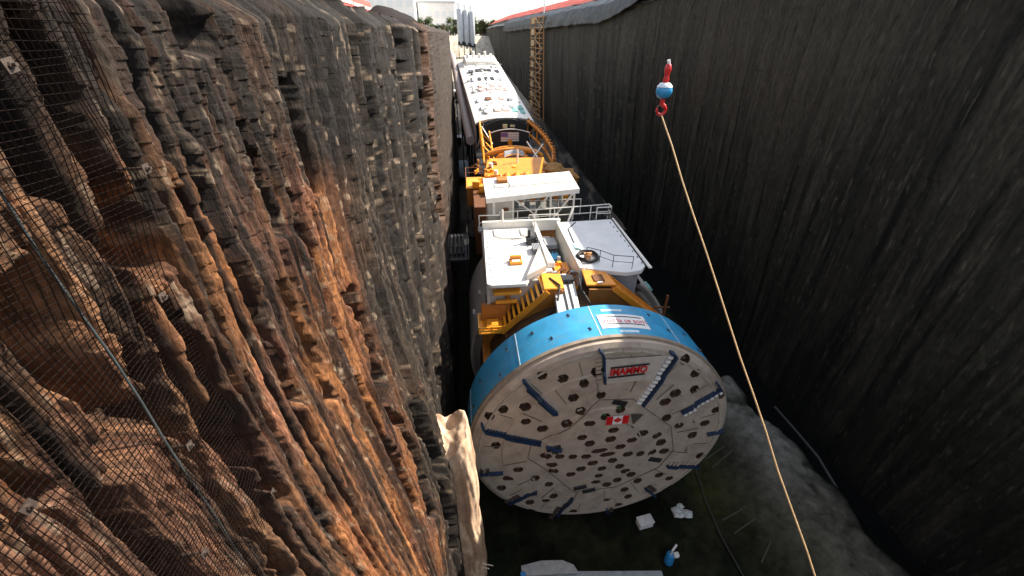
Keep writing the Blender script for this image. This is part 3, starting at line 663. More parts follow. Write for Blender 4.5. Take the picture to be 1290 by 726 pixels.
# wheel of hose: black ring on the right deck with orange hub
# slot floor and machinery between the decks
s = MB(); s.span((4.7, 20.5, -14.2), (6.15, 27.6, -13.9)); s.build('slot_floor', DARK, T)
s = MB(); s.span((4.75, 20.2, -13.9), (6.1, 23.2, -12.9)); s.span((4.9, 20.3, -12.9), (5.4, 22.6, -12.45)); s.span((5.5, 20.8, -12.9), (5.95, 23.0, -12.6))
dv = s.build('drive_unit', ORANGE, T, bevel=0.04)
for k in range(14):
    x = rnd.uniform(4.85, 6.0); y = rnd.uniform(20.3, 23.3); z = -12.6+rnd.uniform(0, 0.3); s = MB()
    if k % 3 == 0: s.tube([(x, y, z-0.3), (x, y, z+0.25)], rnd.uniform(0.07, 0.14), 10); s.build('valve', rnd.choice([ORANGE, GREY, RUSTP]), dv)
    elif k % 3 == 1: s.tube([(x-0.3, y, z), (x, y+0.15, z+0.2), (x+0.3, y+0.2, z)], 0.05, 6); s.build('hose', rnd.choice([RUSTP, BLACK]), dv)
    else: s.box((x, y, z), (0.28, 0.22, 0.3)); s.build('valve_block', rnd.choice([YELLOW, GREY, WHITE]), dv, bevel=0.02)
s = MB(); 
for k in range(5): s.tube([(4.9+0.25*k, 23.5, -13.5), (4.9+0.22*k, 25.0, -12.9), (4.95+0.2*k, 27.4, -13.4)], 0.09, 8)
s.build('hose_bundle', BLACK, T)
s = MB(); s.span((5.0, 24.0, -13.6), (5.8, 25.2, -12.9)); s.build('pump', BLUE, T, bevel=0.04)
s = MB(); s.span((5.0, 25.6, -13.5), (5.9, 26.8, -12.6)); s.build('pump', GREY, T, bevel=0.04)
# white centre beam with dark slots
s = MB(); s.box((5.0, 18.6, -12.75), (1.25, 3.3, 0.5), (R(5), 0, R(-6))); cbm = s.build('centre_beam', mat('beam_grey', (0.6, 0.6, 0.6), 0.5, grime=0.3), T, bevel=0.03)
for dx in (-0.12, 0.2): s = MB(); s.bar((4.95+dx, 17.2, -12.60), (5.15+dx, 20.1, -12.33), 0.09, 0.05); s.build('beam_slot', DARK, cbm)
s = MB(); s.span((5.0, 19.9, -12.9), (5.7, 20.5, -12.1)); s.build('junction_box', DARK, T, bevel=0.03)

# left stair: treads climb to the right over a stringer
def stair(n, a, b_, wid_dir, wid, name, m_t, m_s, hand=False):
    st = empty(name, T.location); st.parent = T; st.location = (0, 0, 0); return st
sa = Vector((1.45, 18.95, -14.7)); sb = Vector((3.9, 18.95, -12.15)); wd = Vector((0.05, 2.0, 0))
stn = empty('stair', (0, 0, 0)); stn.parent = T
for off in (Vector((0, 0, 0)), wd):
    s = MB(); s.bar(sa+off+Vector((-0.1, 0, -0.22)), sb+off+Vector((0.1, 0, -0.12)), 0.08, 0.34); s.build('stringer', ORANGE, stn)
n = 9
for k in range(n):
    p = sa+(sb-sa)*((k+0.5)/n); s = MB(); s.box(p+wd*0.5, (0.15, 1.95, 0.05), (0, R(-8), 0)); s.build('tread', YELLOW, stn)
s = MB()                                                        # top landing
s.prism([(3.8, 19.1, -12.25), (4.95, 19.0, -12.2), (5.0, 20.6, -12.2), (3.9, 20.9, -12.25)], (0, 0, 0.12)); s.build('landing', YELLOW, T, bevel=0.02)
s = MB(); s.prism([(3.9, 19.1, -12.3), (4.9, 19.0, -12.3), (4.9, 19.0, -14.5), (1.9, 19.2, -16.2), (1.9, 19.2, -15.0)], (0, 0.12, 0)); s.build('stair_side_plate', mat('orange_plate', (0.45, 0.16, 0.02), 0.6, var=0.3, grime=0.5, grime_col=(0.15, 0.05, 0.01), scale=1.5), T)
s = MB(); s.span((0.05, 18.9, -14.95), (1.55, 20.3, -14.83)); lp = s.build('lower_platform', YELLOW, T, bevel=0.02)
s = MB()
for p, q in (((0.05, 18.9), (1.5, 18.9)), ((0.05, 18.9), (0.05, 20.3)), ((0.05, 20.3), (1.5, 20.3))):
    s.bar((p[0], p[1], -14.45), (q[0], q[1], -14.45), 0.07, 0.07); s.bar((p[0], p[1], -14.7), (q[0], q[1], -14.7), 0.05, 0.16)
for p in ((0.05, 18.9), (1.5, 18.9), (0.05, 20.3), (1.5, 20.3), (0.8, 18.9)): s.bar((p[0], p[1], -14.85), (p[0], p[1], -14.4), 0.07)
s.build('platform_rail', YELLOW, lp)
s = MB(); s.span((0.5, 19.2, -14.82), (1.2, 19.9, -14.55)); s.build('toolbox', ORANGE, lp, bevel=0.03)
s = MB(); s.span((1.0, 19.9, -12.95), (2.6, 20.4, -12.75)); s.span((1.1, 20.0, -13.6), (2.4, 20.2, -13.4)); s.build('cross_beam', YELLOW, T, bevel=0.02)
s = MB(); s.span((0.25, 20.1, -18.2), (1.75, 20.4, -13.7)); s.span((1.75, 20.2, -20), (2.0, 20.5, -13)); s.span((0.2, 18.3, -18.3), (1.9, 20.1, -16.6)); s.build('side_panel', mat('orange_plate', (0.45, 0.16, 0.02)), T, bevel=0.02)
s = MB(); s.bar((1.6, 18.9, -15.3), (5.0, 18.9, -14.1), 0.3, 0.4); s.bar((1.4, 18.2, -16.4), (4.8, 18.2, -14.6), 0.28, 0.35); s.bar((2.0, 18.6, -15.0), (2.6, 17.7, -16.5), 0.1); s.build('brace_beam', RUSTP, T)
s = MB()
for k in range(6): s.tube([(0.6+0.16*k, 21.0, -13.5), (0.6+0.16*k, 20.7, -14.2), (0.55+0.2*k, 20.6, -15.2)], 0.05, 6)
s.build('hose_bundle', BLACK, T)
s = MB(); s.span((0.55, 20.5, -14.2), (1.0, 20.9, -13.5)); s.build('junction_box', BLACK, T, bevel=0.02)

# right ramp with its landing and panel
s = MB(); s.prism([(6.15, 18.9, -12.0), (7.9, 18.9, -12.1), (7.7, 20.6, -12.1), (6.3, 20.6, -12.0)], (0, 0, 0.12)); rl = s.build('right_landing', ORANGE, T, bevel=0.02)
s = MB(); s.span((6.7, 19.2, -11.88), (7.3, 19.9, -11.84)); s.build('hatch', RUSTP, rl); s = MB(); s.span((6.8, 18.95, -11.88), (7.1, 19.05, -11.8)); s.build('handle', WHITE, rl)
ra = Vector((7.7, 19.3, -12.15)); rb = Vector((11.5, 18.7, -15.2))
s = MB(); s.bar(ra, rb, 1.3, 0.12); rmp = s.build('ramp_walkway', mat('orange_shaded', (0.55, 0.20, 0.025), 0.6, var=0.3, grime=0.5, grime_col=(0.2, 0.07, 0.01)), T)  # shade on this side is put into a darker orange
s = MB(); s.bar(ra+Vector((0, -0.68, 0.08)), rb+Vector((0, -0.68, 0.08)), 0.1, 0.34); s.bar(ra+Vector((0, 0.68, 0.08)), rb+Vector((0, 0.68, 0.08)), 0.1, 0.3); s.build('stringer', ORANGE, rmp)
for k in range(10): s = MB(); p = ra+(rb-ra)*((k+0.5)/10); s.box(p+Vector((0, 0, 0.09)), (0.08, 1.2, 0.05), (0, R(38), 0)); s.build('cleat', ORANGE, rmp)
s = MB(); s.prism([(6.3, 18.7, -12.1), (7.9, 18.7, -12.2), (11.0, 18.2, -14.9), (11.0, 18.2, -16.0), (6.3, 18.7, -14.6)], (0, 0.15, 0)); s.build('side_panel', mat('orange_panel_shaded', (0.28, 0.11, 0.02), 0.6, var=0.3, grime=0.4, grime_col=(0.12, 0.04, 0.01), scale=1.0), T)  # panel orange browned in colour to stand in for shade
s = MB(); s.span((10.6, 18.4, -15.3), (11.9, 19.6, -15.1)); s.bar((11.5, 19.6, -15.2), (11.5, 19.6, -13.4), 0.12); s.bar((10.7, 19.6, -15.2), (10.7, 19.6, -14.2), 0.1); s.bar((10.7, 19.6, -14.2), (11.8, 19.6, -14.3), 0.08); s.build('lower_platform', RUSTP, T)

def rail(mb, pts, h=1.0, mid=True, r=0.035):
    for a_, c_ in zip(pts[:-1], pts[1:]):
        a_ = Vector(a_); c_ = Vector(c_); up = Vector((0, 0, h)); n = max(1, int((c_-a_).length/1.4))
        mb.tube([a_+up, c_+up], r, 6); 
        if mid: mb.tube([a_+up*0.5, c_+up*0.5], r*0.8, 6)
        for k in range(n+1): p = a_+(c_-a_)*k/n; mb.tube([p, p+up], r, 6)
s = MB(); rail(s, [(6.9, 21.9, -11.87), (7.6, 21.4, -11.87), (8.2, 20.7, -11.87), (9.3, 20.4, -11.87)], 0.8, True, 0.022); s.build('railing', DARK, T)
# walkway and railing behind the decks
s = MB(); s.span((0.4, 27.9, -12.5), (10.5, 28.8, -12.38)); wk = s.build('rear_walkway', GREY, T)
s = MB(); rail(s, [(0.5, 28.1, -12.38), (2.0, 28.1, -12.38), (2.0, 28.6, -12.38), (10.4, 28.7, -12.1)], 1.15, True, 0.04); rail(s, [(4.2, 28.2, -12.38), (6.4, 28.2, -12.38)], 1.0); rail(s, [(9.3, 28.1, -11.9), (10.4, 28.1, -11.9), (10.4, 28.7, -11.9)], 0.95, True, 0.04)
rail(s, [(3.2, 30.2, -12.3), (8.6, 30.2, -12.3)], 1.3); s.bar((7.1, 27.9, -12.0), (7.6, 28.6, -11.0), 0.12)
s.build('railing', WHITE, wk)
s = MB(); s.tube([(4.3, 26.0, -12.1), (4.25, 26.1, -10.6)], 0.05, 6); s.tube([(2.2, 27.7, -12.1), (2.2, 27.7, -10.7)], 0.06, 6); s.build('post', WHITE, T)

# canopy house behind: roof on posts with diagonal braces, small white cabin
rf = MB(); rf.prism([(1.05, 28.2, -10.2), (8.15, 29.3, -10.05), (8.3, 33.4, -9.95), (1.0, 32.6, -10.1)], (0, 0, 0.22)); rf_ = rf.build('canopy_roof', WHITE, T, bevel=0.03)
s = MB(); s.bar((1.05, 28.25, -10.2), (8.15, 29.35, -10.05), 0.12, 0.34); s.build('gutter', WHITE, rf_)
s = MB(); s.box((4.9, 30.9, -9.82), (6.2, 0.8, 0.03), (0, R(-1), R(6))); s.build('roof_sheet', mat('sheet_beige', (0.62, 0.55, 0.46), 0.6), rf_)
s = MB(); s.box((3.0, 30.6, -9.80), (0.02, 4.0, 0.05)); s.build('roof_seam', GREY, rf_)
s = MB(); s.span((2.1, 31.2, -9.86), (2.9, 32.2, -9.62)); s.build('roof_hatch', mat('orange_plate', (0.45, 0.16, 0.02)), rf_, bevel=0.03)
s = MB()
for x in (3.1, 6.0, 7.85): s.bar((x, 28.6+x*0.12, -12.4), (x, 28.6+x*0.12, -10.2), 0.13)
s.bar((3.1, 29.0, -10.3), (5.1, 29.2, -12.0), 0.10); s.bar((5.8, 29.3, -10.3), (4.6, 29.2, -11.9), 0.09); s.bar((7.7, 29.5, -10.3), (6.2, 29.4, -12.3), 0.13)
s.build('canopy_frame', WHITE, T)
s = MB(); s.span((1.15, 28.9, -14.5), (3.05, 32.4, -10.22)); cab = s.build('cabin', HULLW, T, bevel=0.03)
s = MB(); s.span((1.55, 28.86, -11.6), (1.75, 28.90, -10.6)); s.build('lamp_tube', mat('lamp_cover', (0.85, 0.84, 0.8), 0.3), cab)
s = MB(); s.span((2.35, 28.85, -11.3), (2.75, 28.9, -11.0)); s.build('name_plate', RUSTP, cab)
s = MB(); s.span((3.2, 31.5, -13.8), (8.1, 33.2, -12.2)); s.span((3.4, 29.6, -13.5), (5.4, 31.0, -12.6)); s.build('engine_housing', mat('housing_olive', (0.16, 0.16, 0.13), 0.6, var=0.4, scale=2), T, bevel=0.06)  # housing in one mottled olive grey
s = MB()
for k in range(5): s.tube([(3.6+k*0.9, 31.4, -12.0), (3.6+k*0.9, 31.4, -10.6)], 0.22, 10)
s.build('pipe_stack', GREY, T)
# hull continues back as the grey main beam
s = MB(); s.span((3.6, 22, -20.5), (9.2, 60, -16)); s.build('main_beam', mat('beam_orange', (0.30, 0.12, 0.02), 0.6, var=0.4, grime=0.5), T, bevel=0.1)
# left side outrigger platform in the orange section
s = MB(); s.span((-0.35, 38.5, -14.4), (1.2, 41.5, -12.6)); s.build('side_tank', mat('orange_plate', (0.45, 0.16, 0.02)), T, bevel=0.08)
s = MB(); s.span((-0.45, 38.3, -12.58), (1.25, 41.7, -12.45)); op = s.build('side_platform', YELLOW, T, bevel=0.02)
s = MB(); rail(s, [(-0.4, 38.4, -12.45), (-0.4, 41.6, -12.45), (1.2, 41.6, -12.45)], 1.0, True, 0.04); s.build('railing', RUSTP, op)
s = MB(); s.span((0.2, 33.5, -17.2), (1.3, 38.4, -12.6)); s.build('side_panel', RUSTP, T, bevel=0.05)
# orange gripper section
g = MB(); g.span((2.2, 36.5, -14.6), (9.2, 42.5, -12.8)); g.prism([(1.4, 42, -12.9), (9.0, 42, -12.9), (8.4, 46.5, -12.3), (2.0, 46.5, -12.3)], (0, 0, 0.5))
gr_ = g.build('gripper_housing', ORANGE, T, bevel=0.12)
for k in range(8):
    x = 1.6+k*1.0; s = MB(); s.tube([(x, 37.2, -12.7), (x+0.3, 42.2, -12.5)], rnd.uniform(0.18, 0.4), 12); s.build('hydraulic_cylinder', rnd.choice([ORANGE, YELLOW, ORANGE, RUSTP]), gr_, smooth=True)
for k in range(46):
    x = rnd.uniform(0.8, 9.4) if k > 16 else rnd.uniform(0.5, 2.6); y = rnd.uniform(35, 47); z = -12.6+rnd.uniform(0, 0.6); s = MB()
    kind = k % 4
    if kind == 0: s.box((x, y, z), (rnd.uniform(.3, .9), rnd.uniform(.3, 1.0), rnd.uniform(.3, .7)), (0, 0, rnd.uniform(-.3, .3))); s.build('valve_block', rnd.choice([YELLOW, ORANGE, YELLOW, RUSTP]), gr_, bevel=0.04)
    elif kind == 1: s.tube([(x, y, z-0.4), (x, y, z+0.5)], rnd.uniform(.08, .25), 10); s.build('valve', rnd.choice([YELLOW, ORANGE, WHITE]), gr_)
    elif kind == 2: s.tube([(x, y, z), (x+rnd.uniform(-1, 1), y+rnd.uniform(.3, 1.2), z+0.3), (x+rnd.uniform(-1.2, 1.2), y+1.6, z-0.2)], 0.07, 6); s.build('hose', rnd.choice([BLACK, RUSTP, YELLOW]), gr_)
    else: s.box((x, y, z-0.1), (rnd.uniform(.6, 1.4), 0.12, rnd.uniform(.3, .6)), (0, 0, rnd.uniform(-1.2, 1.2))); s.build('bracket', rnd.choice([ORANGE, YELLOW]), gr_, bevel=0.02)
s = MB(); s.bar((6.2, 36.8, -12.2), (7.3, 40.5, -10.4), 0.16); s.build('boom', YELLOW, T)
# netted bulky gear on the right
def lump(name, c, d, m, parent, seed=1, amp=0.25, origin=None, sub=4):
    bm = bmesh.new(); bmesh.ops.create_icosphere(bm, subdivisions=sub, radius=1)
    co = np.array([v.co[:] for v in bm.verts]); n_ = (fbm(co[:, 0]*2+5, co[:, 1]*2+co[:, 2]*1.7+9, seed, 4)-0.5)*2
    for v, q in zip(bm.verts, n_):
        k = 1+amp*q; p = v.co*k
        p = Vector([math.copysign(abs(p[i])**0.8, p[i]) for i in range(3)])
        v.co = Vector((c[0]+p.x*d[0], c[1]+p.y*d[1], c[2]+p.z*d[2]))
    mb = MB(); bm.verts.index_update(); mb.add([v.co.copy() for v in bm.verts], [tuple(v.index for v in f.verts) for f in bm.faces]); bm.free()
    return mb.build(name, m, parent, origin=origin)
lump('covered_gear', (9.3, 42.5, -12.9), (1.7, 3.0, 1.0), mat('orange_netting', (0.34, 0.16, 0.03), 0.8, var=0.6, scale=1.2, grime=0.6, grime_col=(0.05, 0.06, 0.02), bump=0.6, bscale=4), T, 5, 0.5)
# arched orange ribs and side trusses
def arch_pts(y, w, z0, h, n=14, cx=5.2): return [(cx-w*math.cos(math.pi*k/n), y, z0+h*math.sin(math.pi*k/n)) for k in range(n+1)]
s = MB(); s.tube(arch_pts(48.5, 3.4, -12.4, 1.0), 0.28, 8); s.tube(arch_pts(50.5, 3.0, -12.6, 1.0), 0.22, 8); s.build('arch_rib', ORANGE, T, smooth=True)
s = MB(); s.lathe([(2.6, 46.8), (2.6, 49.8), (2.3, 49.8), (2.3, 46.8)], (5.2, 0, -14.2), 'Y', 32, 0, math.pi); s.build('conveyor_cover', ORANGE, T, smooth=True)
s = MB(); s.prism([(4.0, 46.9, -11.95), (6.4, 46.9, -11.95), (6.3, 47.6, -11.5), (5.2, 47.8, -11.35), (4.1, 47.6, -11.5)], (0, 0.4, 0.05)); s.build('grey_plate', GREY, T)
s = MB()
for y0, y1 in ((46, 50), (50, 54), (54, 58)):
    s.bar((1.7, y0, -12.2), (1.7, y1, -9.9), 0.16); s.bar((1.7, y0, -9.9+(y0-58)*0.05), (1.7, y1, -9.9+(y1-58)*0.05), 0.18); s.bar((1.7, y1, -12.8), (1.7, y1, -9.9), 0.2); s.bar((1.7, y0, -12.2), (3.0, y0, -12.2), 0.16); s.bar((1.7, y1, -11.2), (2.9, y1-1.5, -12.2), 0.14)
s.bar((2.9, 47, -12.4), (2.8, 55, -10.6), 0.15)
s.build('side_truss', YELLOW, T)
s = MB(); pts = [(8.1, 57.5, -9.9), (8.9, 54.5, -10.3), (9.5, 51.5, -10.8), (9.9, 48.5, -11.6), (9.5, 46, -12.3)]
s.tube(pts, 0.2, 8); pts2 = [(p[0], p[1], p[2]-1.5) for p in pts]; s.tube(pts2, 0.15, 8)
for p, q in zip(pts, pts2): s.bar(p, q, 0.14)
for p, q in zip(pts[1:], pts2[:-1]): s.bar(p, q, 0.1)
s.build('side_truss', ORANGE, T, smooth=False)
for k in range(16):
    s = MB(); t = k/15; i = min(3, int(t*4)); u = t*4-i; p = Vector(pts[i])*(1-u)+Vector(pts[i+1])*u; s.box(p+Vector((0.1, 0, 0.25)), (0.32, 0.22, 0.28), (0, 0, k)); s.build('chain_link', mat('orange_plate', (0.45, 0.16, 0.02)), T, bevel=0.02)
s = MB(); s.bar((7.0, 50.0, -10.9), (7.8, 47.0, -12.0), 0.14); s.bar((8.8, 49.2, -11.0), (7.2, 47.0, -12.2), 0.1); s.bar((1.9, 56, -10.2), (3.0, 52, -11.5), 0.1); s.tube([(5.3, 45, -12.2), (5.3, 45.2, -10.6)], 0.09, 8); s.build('white_strut', WHITE, T)
# black arched front boards, flag board and lamp box
def arch_board(y, w, z0, z1, rise, m, name, parent, lean=0.0):
    n = 12; top = [(5.3+w*(2*k/n-1), y, z1+rise*(1-(2*k/n-1)**2)) for k in range(n+1)]
    s = MB(); s.prism(top+[(5.3+w*0.92, y-lean, z0), (5.3-w*0.92, y-lean, z0)], (0, 0.25, 0)); return s.build(name, m, parent, bevel=0.02)
ab = arch_board(57.2, 2.75, -12.6, -10.25, 0.75, BLACK, 'arch_board', T)
ab2 = arch_board(54.2, 2.55, -12.9, -10.75, 0.5, BLACK, 'arch_board', T)
s = MB(); s.tube([(5.3+2.62*(2*k/12-1), 54.1, -10.70+0.5*(1-(2*k/12-1)**2)) for k in range(13)], 0.06, 6); s.build('board_edge', WHITE, ab2)
s = MB(); s.span((4.2, 54.05, -11.7), (6.5, 54.15, -10.6)); fl = s.build('flag_board', PINK, ab2)
for k in range(4): s = MB(); s.span((4.2, 54.02, -11.62+k*0.28), (6.5, 54.05, -11.52+k*0.28)); s.build('flag_stripe', SIGNW, fl)
s = MB(); s.span((4.2, 53.99, -11.1), (5.1, 54.03, -10.6)); s.build('flag_canton', mat('flag_violet', (0.22, 0.12, 0.30), 0.6), fl)
for q0, q1 in (((4.7, 56.9, -10.6), (5.3, 57.18, -10.15)), ((5.7, 56.9, -10.5), (6.3, 57.18, -10.25))): s = MB(); s.span(q0, q1); s.build('sign_plate', mat('plate_yellow', (0.85, 0.66, 0.35), 0.5), ab)
s = MB(); s.bar((5.3, 53.2, -12.8), (5.3, 53.2, -11.3), 0.5, 0.3); s.build('orange_post', ORANGE, T)
s = MB(); s.span((1.0, 46, -18), (9.4, 58, -13.4)); s.build('under_frame', DARK, T)
for x in (2.2, 10.6):     # rollers the machine rests on
    s = MB(); s.span((x-0.6, 15.5, -26.9), (x+0.6, 30, -25.2)); s.build('cradle', mat('cradle_concrete', (0.16, 0.15, 0.13), 0.9), T)
for x in (2.0, 9.6): s = MB(); s.span((x, 22.5, -26.8), (x+1, 56, -17)); s.build('support_leg', DARK, T)

# pipes, cable trays and bolts over the decks
for k in range(9):
    y = 20.6+k*0.78; s = MB(); s.tube([(0.95, y, -12.10), (0.95, y, -12.02)], 0.05, 6); s.build('bolt', GREY, dl)
for k in range(9):
    y = 21.0+k*0.78; s = MB(); s.tube([(10.15, y, -11.9), (10.15, y, -11.8)], 0.05, 6); s.build('bolt', GREY, dr_)
for x0, c_ in ((1.5, GREY), (3.4, GREY)):
    s = MB(); s.tube([(x0, 27.3, -12.0), (x0, 26.2, -12.02), (x0+0.5, 25.7, -12.02), (x0+1.9, 25.6, -12.02)], 0.035, 6); s.build('hose', c_, dl)
s = MB(); s.tube([(6.9, 22.6, -11.84), (6.7, 24.4, -11.84), (6.8, 26.5, -11.84), (7.6, 27.6, -11.84)], 0.04, 6); s.build('hose', BLACK, dr_)
s = MB(); s.tube([(4.3, 20.2, -12.1), (4.7, 19.2, -12.0), (4.4, 18.2, -12.7), (3.4, 17.8, -13.6)], 0.06, 8); s.build('hose', BLACK, T)
s = MB(); s.tube([(6.0, 20.0, -12.1), (5.9, 18.9, -12.2), (6.4, 18.0, -12.9), (7.2, 17.7, -13.8)], 0.06, 8); s.build('hose', BLACK, T)
for k in range(4):
    s = MB(); s.tube([(3.3+1.3*k, 34.0, -12.6), (3.2+1.3*k, 35.4, -11.6), (3.6+1.2*k, 36.8, -12.5)], 0.1, 8); s.build('hose', rnd.choice([BLACK, RUSTP, BLACK]), T)
# things lying on the decks
s = MB(); s.span((2.15, 21.9, -12.08), (2.95, 22.55, -11.9)); s.span((2.2, 22.3, -11.9), (2.9, 22.5, -11.65)); ob = s.build('tool_case', ORANGE, None, bevel=0.03, origin=(2.5, 22.2, -12.08))
s = MB(); s.span((2.3, 22.0, -11.9), (2.8, 22.25, -11.86)); s.build('tray', WHITE, ob); tag(ob, 'small open orange case lying on the sunlit white left deck', 'case')
pu = empty('pump_unit', (3.9, 24.9, -12.08), label='small dark hydraulic pump on the white left deck beside the slot wall', cat='pump')
s = MB(); s.box((3.9, 24.9, -11.85), (0.7, 0.6, 0.42)); s.build('motor', DARK, pu, bevel=0.05)
s = MB(); s.tube([(3.75, 25.0, -11.65), (3.75, 25.0, -11.15)], 0.12, 10); s.build('filter', DARK, pu); s = MB(); s.tube([(4.0, 24.7, -11.7), (4.25, 24.6, -11.5), (4.15, 24.9, -11.3)], 0.05, 6); s.build('hose', BLACK, pu)
cr_ = empty('grey_crate', (4.05, 23.6, -12.08), label='grey slatted crate on the left deck in front of the dark pump', cat='crate')
s = MB(); s.span((3.8, 23.2, -12.08), (4.3, 24.1, -12.02)); s.build('base', GREY, cr_)
for k in range(5): s = MB(); s.span((3.82+k*0.1, 23.2, -12.02), (3.88+k*0.1, 24.1, -11.7)); s.build('slat', GREY, cr_)
hr = empty('hose_ring', (7.0, 21.95, -11.86), label='black hose coiled in a ring with orange core on the grey right deck', cat='hose ring')
bm_ = MB(); n = 28; pts = [(7.0+0.62*math.cos(2*math.pi*k/n), 21.95+0.62*math.sin(2*math.pi*k/n), -11.74+0.02*math.sin(5*k)) for k in range(n+1)]
bm_.tube(pts, 0.11, 10, cap=False); bm_.build('hose', BLACK, hr, smooth=True)
bm_ = MB(); bm_.tube([(pts[k][0]*0.98+0.14, pts[k][1], pts[k][2]+0.13) for k in range(0, 20)], 0.05, 8); bm_.build('hose_end', BLACK, hr, smooth=True)
s = MB(); s.tube([(7.0, 21.95, -11.86), (7.0, 21.95, -11.55)], 0.22, 12); s.box((7.0, 21.95, -11.52), (0.5, 0.16, 0.08)); s.build('core', mat('core_orange', (0.62, 0.30, 0.12), 0.5, var=0.3), hr)
ts = lump('teal_sheet', (6.75, 23.6, -11.82), (0.28, 0.5, 0.08), mat('teal_pale', (0.40, 0.62, 0.62), 0.6), None, 9, 0.5, origin=(6.75, 23.6, -11.86), sub=3); tag(ts, 'crumpled pale teal sheet on the right deck behind the black hose ring', 'sheet')

# ------------------------------------------------------------------ trailing gantry
GR = (R(9.3), 0, R(4.0))
G = empty('trailing_gantry', (5.15, 58.2, -9.45), label='long white roofed trailing gantry on the ramp behind the boring machine', cat='gantry', rot=GR)
GL = 34.0; n = 16
def roofz(x): return -0.75*(x/4.0)**2
vs = []; fs = []
for y in (0.0, GL):
    for k in range(n+1):
        x = -4+8*k/n
        vs += [(x, y, roofz(x)), (x, y, roofz(x)-0.18)]
m_ = 2*(n+1)
for k in range(n):
    a = 2*k; fs += [(a, a+2, m_+a+2, m_+a), (a+1, m_+a+1, m_+a+3, a+3), (a, a+1, a+3, a+2), (m_+a, m_+a+2, m_+a+3, m_+a+1)]
fs += [(0, m_, m_+1, 1), (2*n, 2*n+1, m_+2*n+1, m_+2*n)]
s = MB(); s.add(vs, fs); gr = s.build('roof', WHITE, G, local=True)
s = MB(); s.span((-4.05, 0.3, -5.6), (-3.9, GL, -0.8)); s.build('side_cladding', mat('clad_pink', (0.42, 0.36, 0.34), 0.6, var=0.2, grime=0.3, scale=0.6), G, local=True)
s = MB(); s.span((3.9, 0.3, -4.6), (4.05, GL, -0.8)); s.build('side_cladding', GREY, G, local=True)
s = MB(); s.span((-3.6, 0.6, -5.5), (3.6, GL, -4.9)); s.build('floor_frame', DARK, G, local=True)
for k in range(7):
    y = 1+k*5.2
    for x in (-3.7, 3.7): s = MB(); s.bar((x, y, -17 if k == 0 else -14.5), (x, y, -0.7), 0.3); s.build('leg', DARK, G, local=True)
rows = [(3.0, [(-2.2, .7, GREY), (-.6, 1.0, PINK), (.5, .9, PINK), (1.8, .7, TEAL), (2.9, .7, TEAL)]),
        (4.6, [(-2.6, .4, GREY), (1.6, .6, GREY), (2.7, 1.1, TEAL)]),
        (8.2, [(-2.8, .4, GREY), (-1.2, .9, RUSTP), (0.7, .7, PINK), (1.9, 1.0, GREY)]),
        (13.0, [(-2.8, .5, GREY), (-1.6, 1.0, PINK), (-.4, 1.0, PINK), (.9, .8, PINK), (1.9, .8, PINK)]),
        (15.0, [(-1.5, .9, PINK), (.3, .8, PINK), (1.5, .5, PINK)]),
        (19.0, [(-2.4, .5, GREY), (-1.3, .5, DARK), (-.2, .5, DARK), (.8, .6, DARK), (2.0, .8, GREY)]),
        (24.5, [(-2.2, .9, DARK), (-.9, 1.0, DARK), (.1, .8, DARK), (1.0, .7, DARK), (2.3, .9, DARK)])]
for y, items in rows:
    for x, w, m in items:
        s = MB(); z = roofz(x); L = 1.4 if m is not DARK else 1.7
        s.box((x, y, z+0.05), (w, L, 0.16), (0, -0.19*(x/4), 0)); s.build('roof_hatch', m, gr, bevel=0.03, local=True)
for k in range(34):
    x = rnd.uniform(-3.3, 3.3); y = rnd.uniform(1.8, 29); s = MB(); s.box((x, y, roofz(x)+0.1), (rnd.uniform(.12, .45), rnd.uniform(.15, .6), 0.22), (0, 0, 0))
    s.build('roof_fitting', rnd.choice([WHITE, WHITE, WHITE, GREY, WHITE, DARK]), gr, local=True)
s = MB(); s.box((0, 28.2, 0.1), (7.6, 0.15, 0.12)); s.build('roof_bar', GREY, gr, local=True)
s = MB(); s.span((-3.0, 29.5, -1.0), (3.2, 33.5, 0.6)); tl = s.build('tail_housing', WHITE, G, local=True, bevel=0.3)
for k in range(5): s = MB(); x = -2.2+k*1.1; s.tube([(x, 31.5, 0.5), (x, 31.5, 1.2+0.4*(k % 2))], 0.25, 10); s.build('vent', WHITE, tl, local=True)
s = MB(); s.tube(arch_pts(-0.05, 4.0, -0.85, 0.8, 12, 0), 0.08, 6); s.build('roof_edge', WHITE, gr, local=True)
s = MB()
for y in (0.2, 3.5): 
    s.bar((-3.8, y, -4), (-2.9, y, -0.8), 0.1); s.bar((3.8, y, -4), (2.9, y, -0.7), 0.1); s.bar((3.0, y, -1), (3.9, y+2, -3), 0.08); s.bar((-3.0, y, -2.5), (-3.9, y+2, -0.9), 0.08)
s.build('front_brace', WHITE, G, local=True)

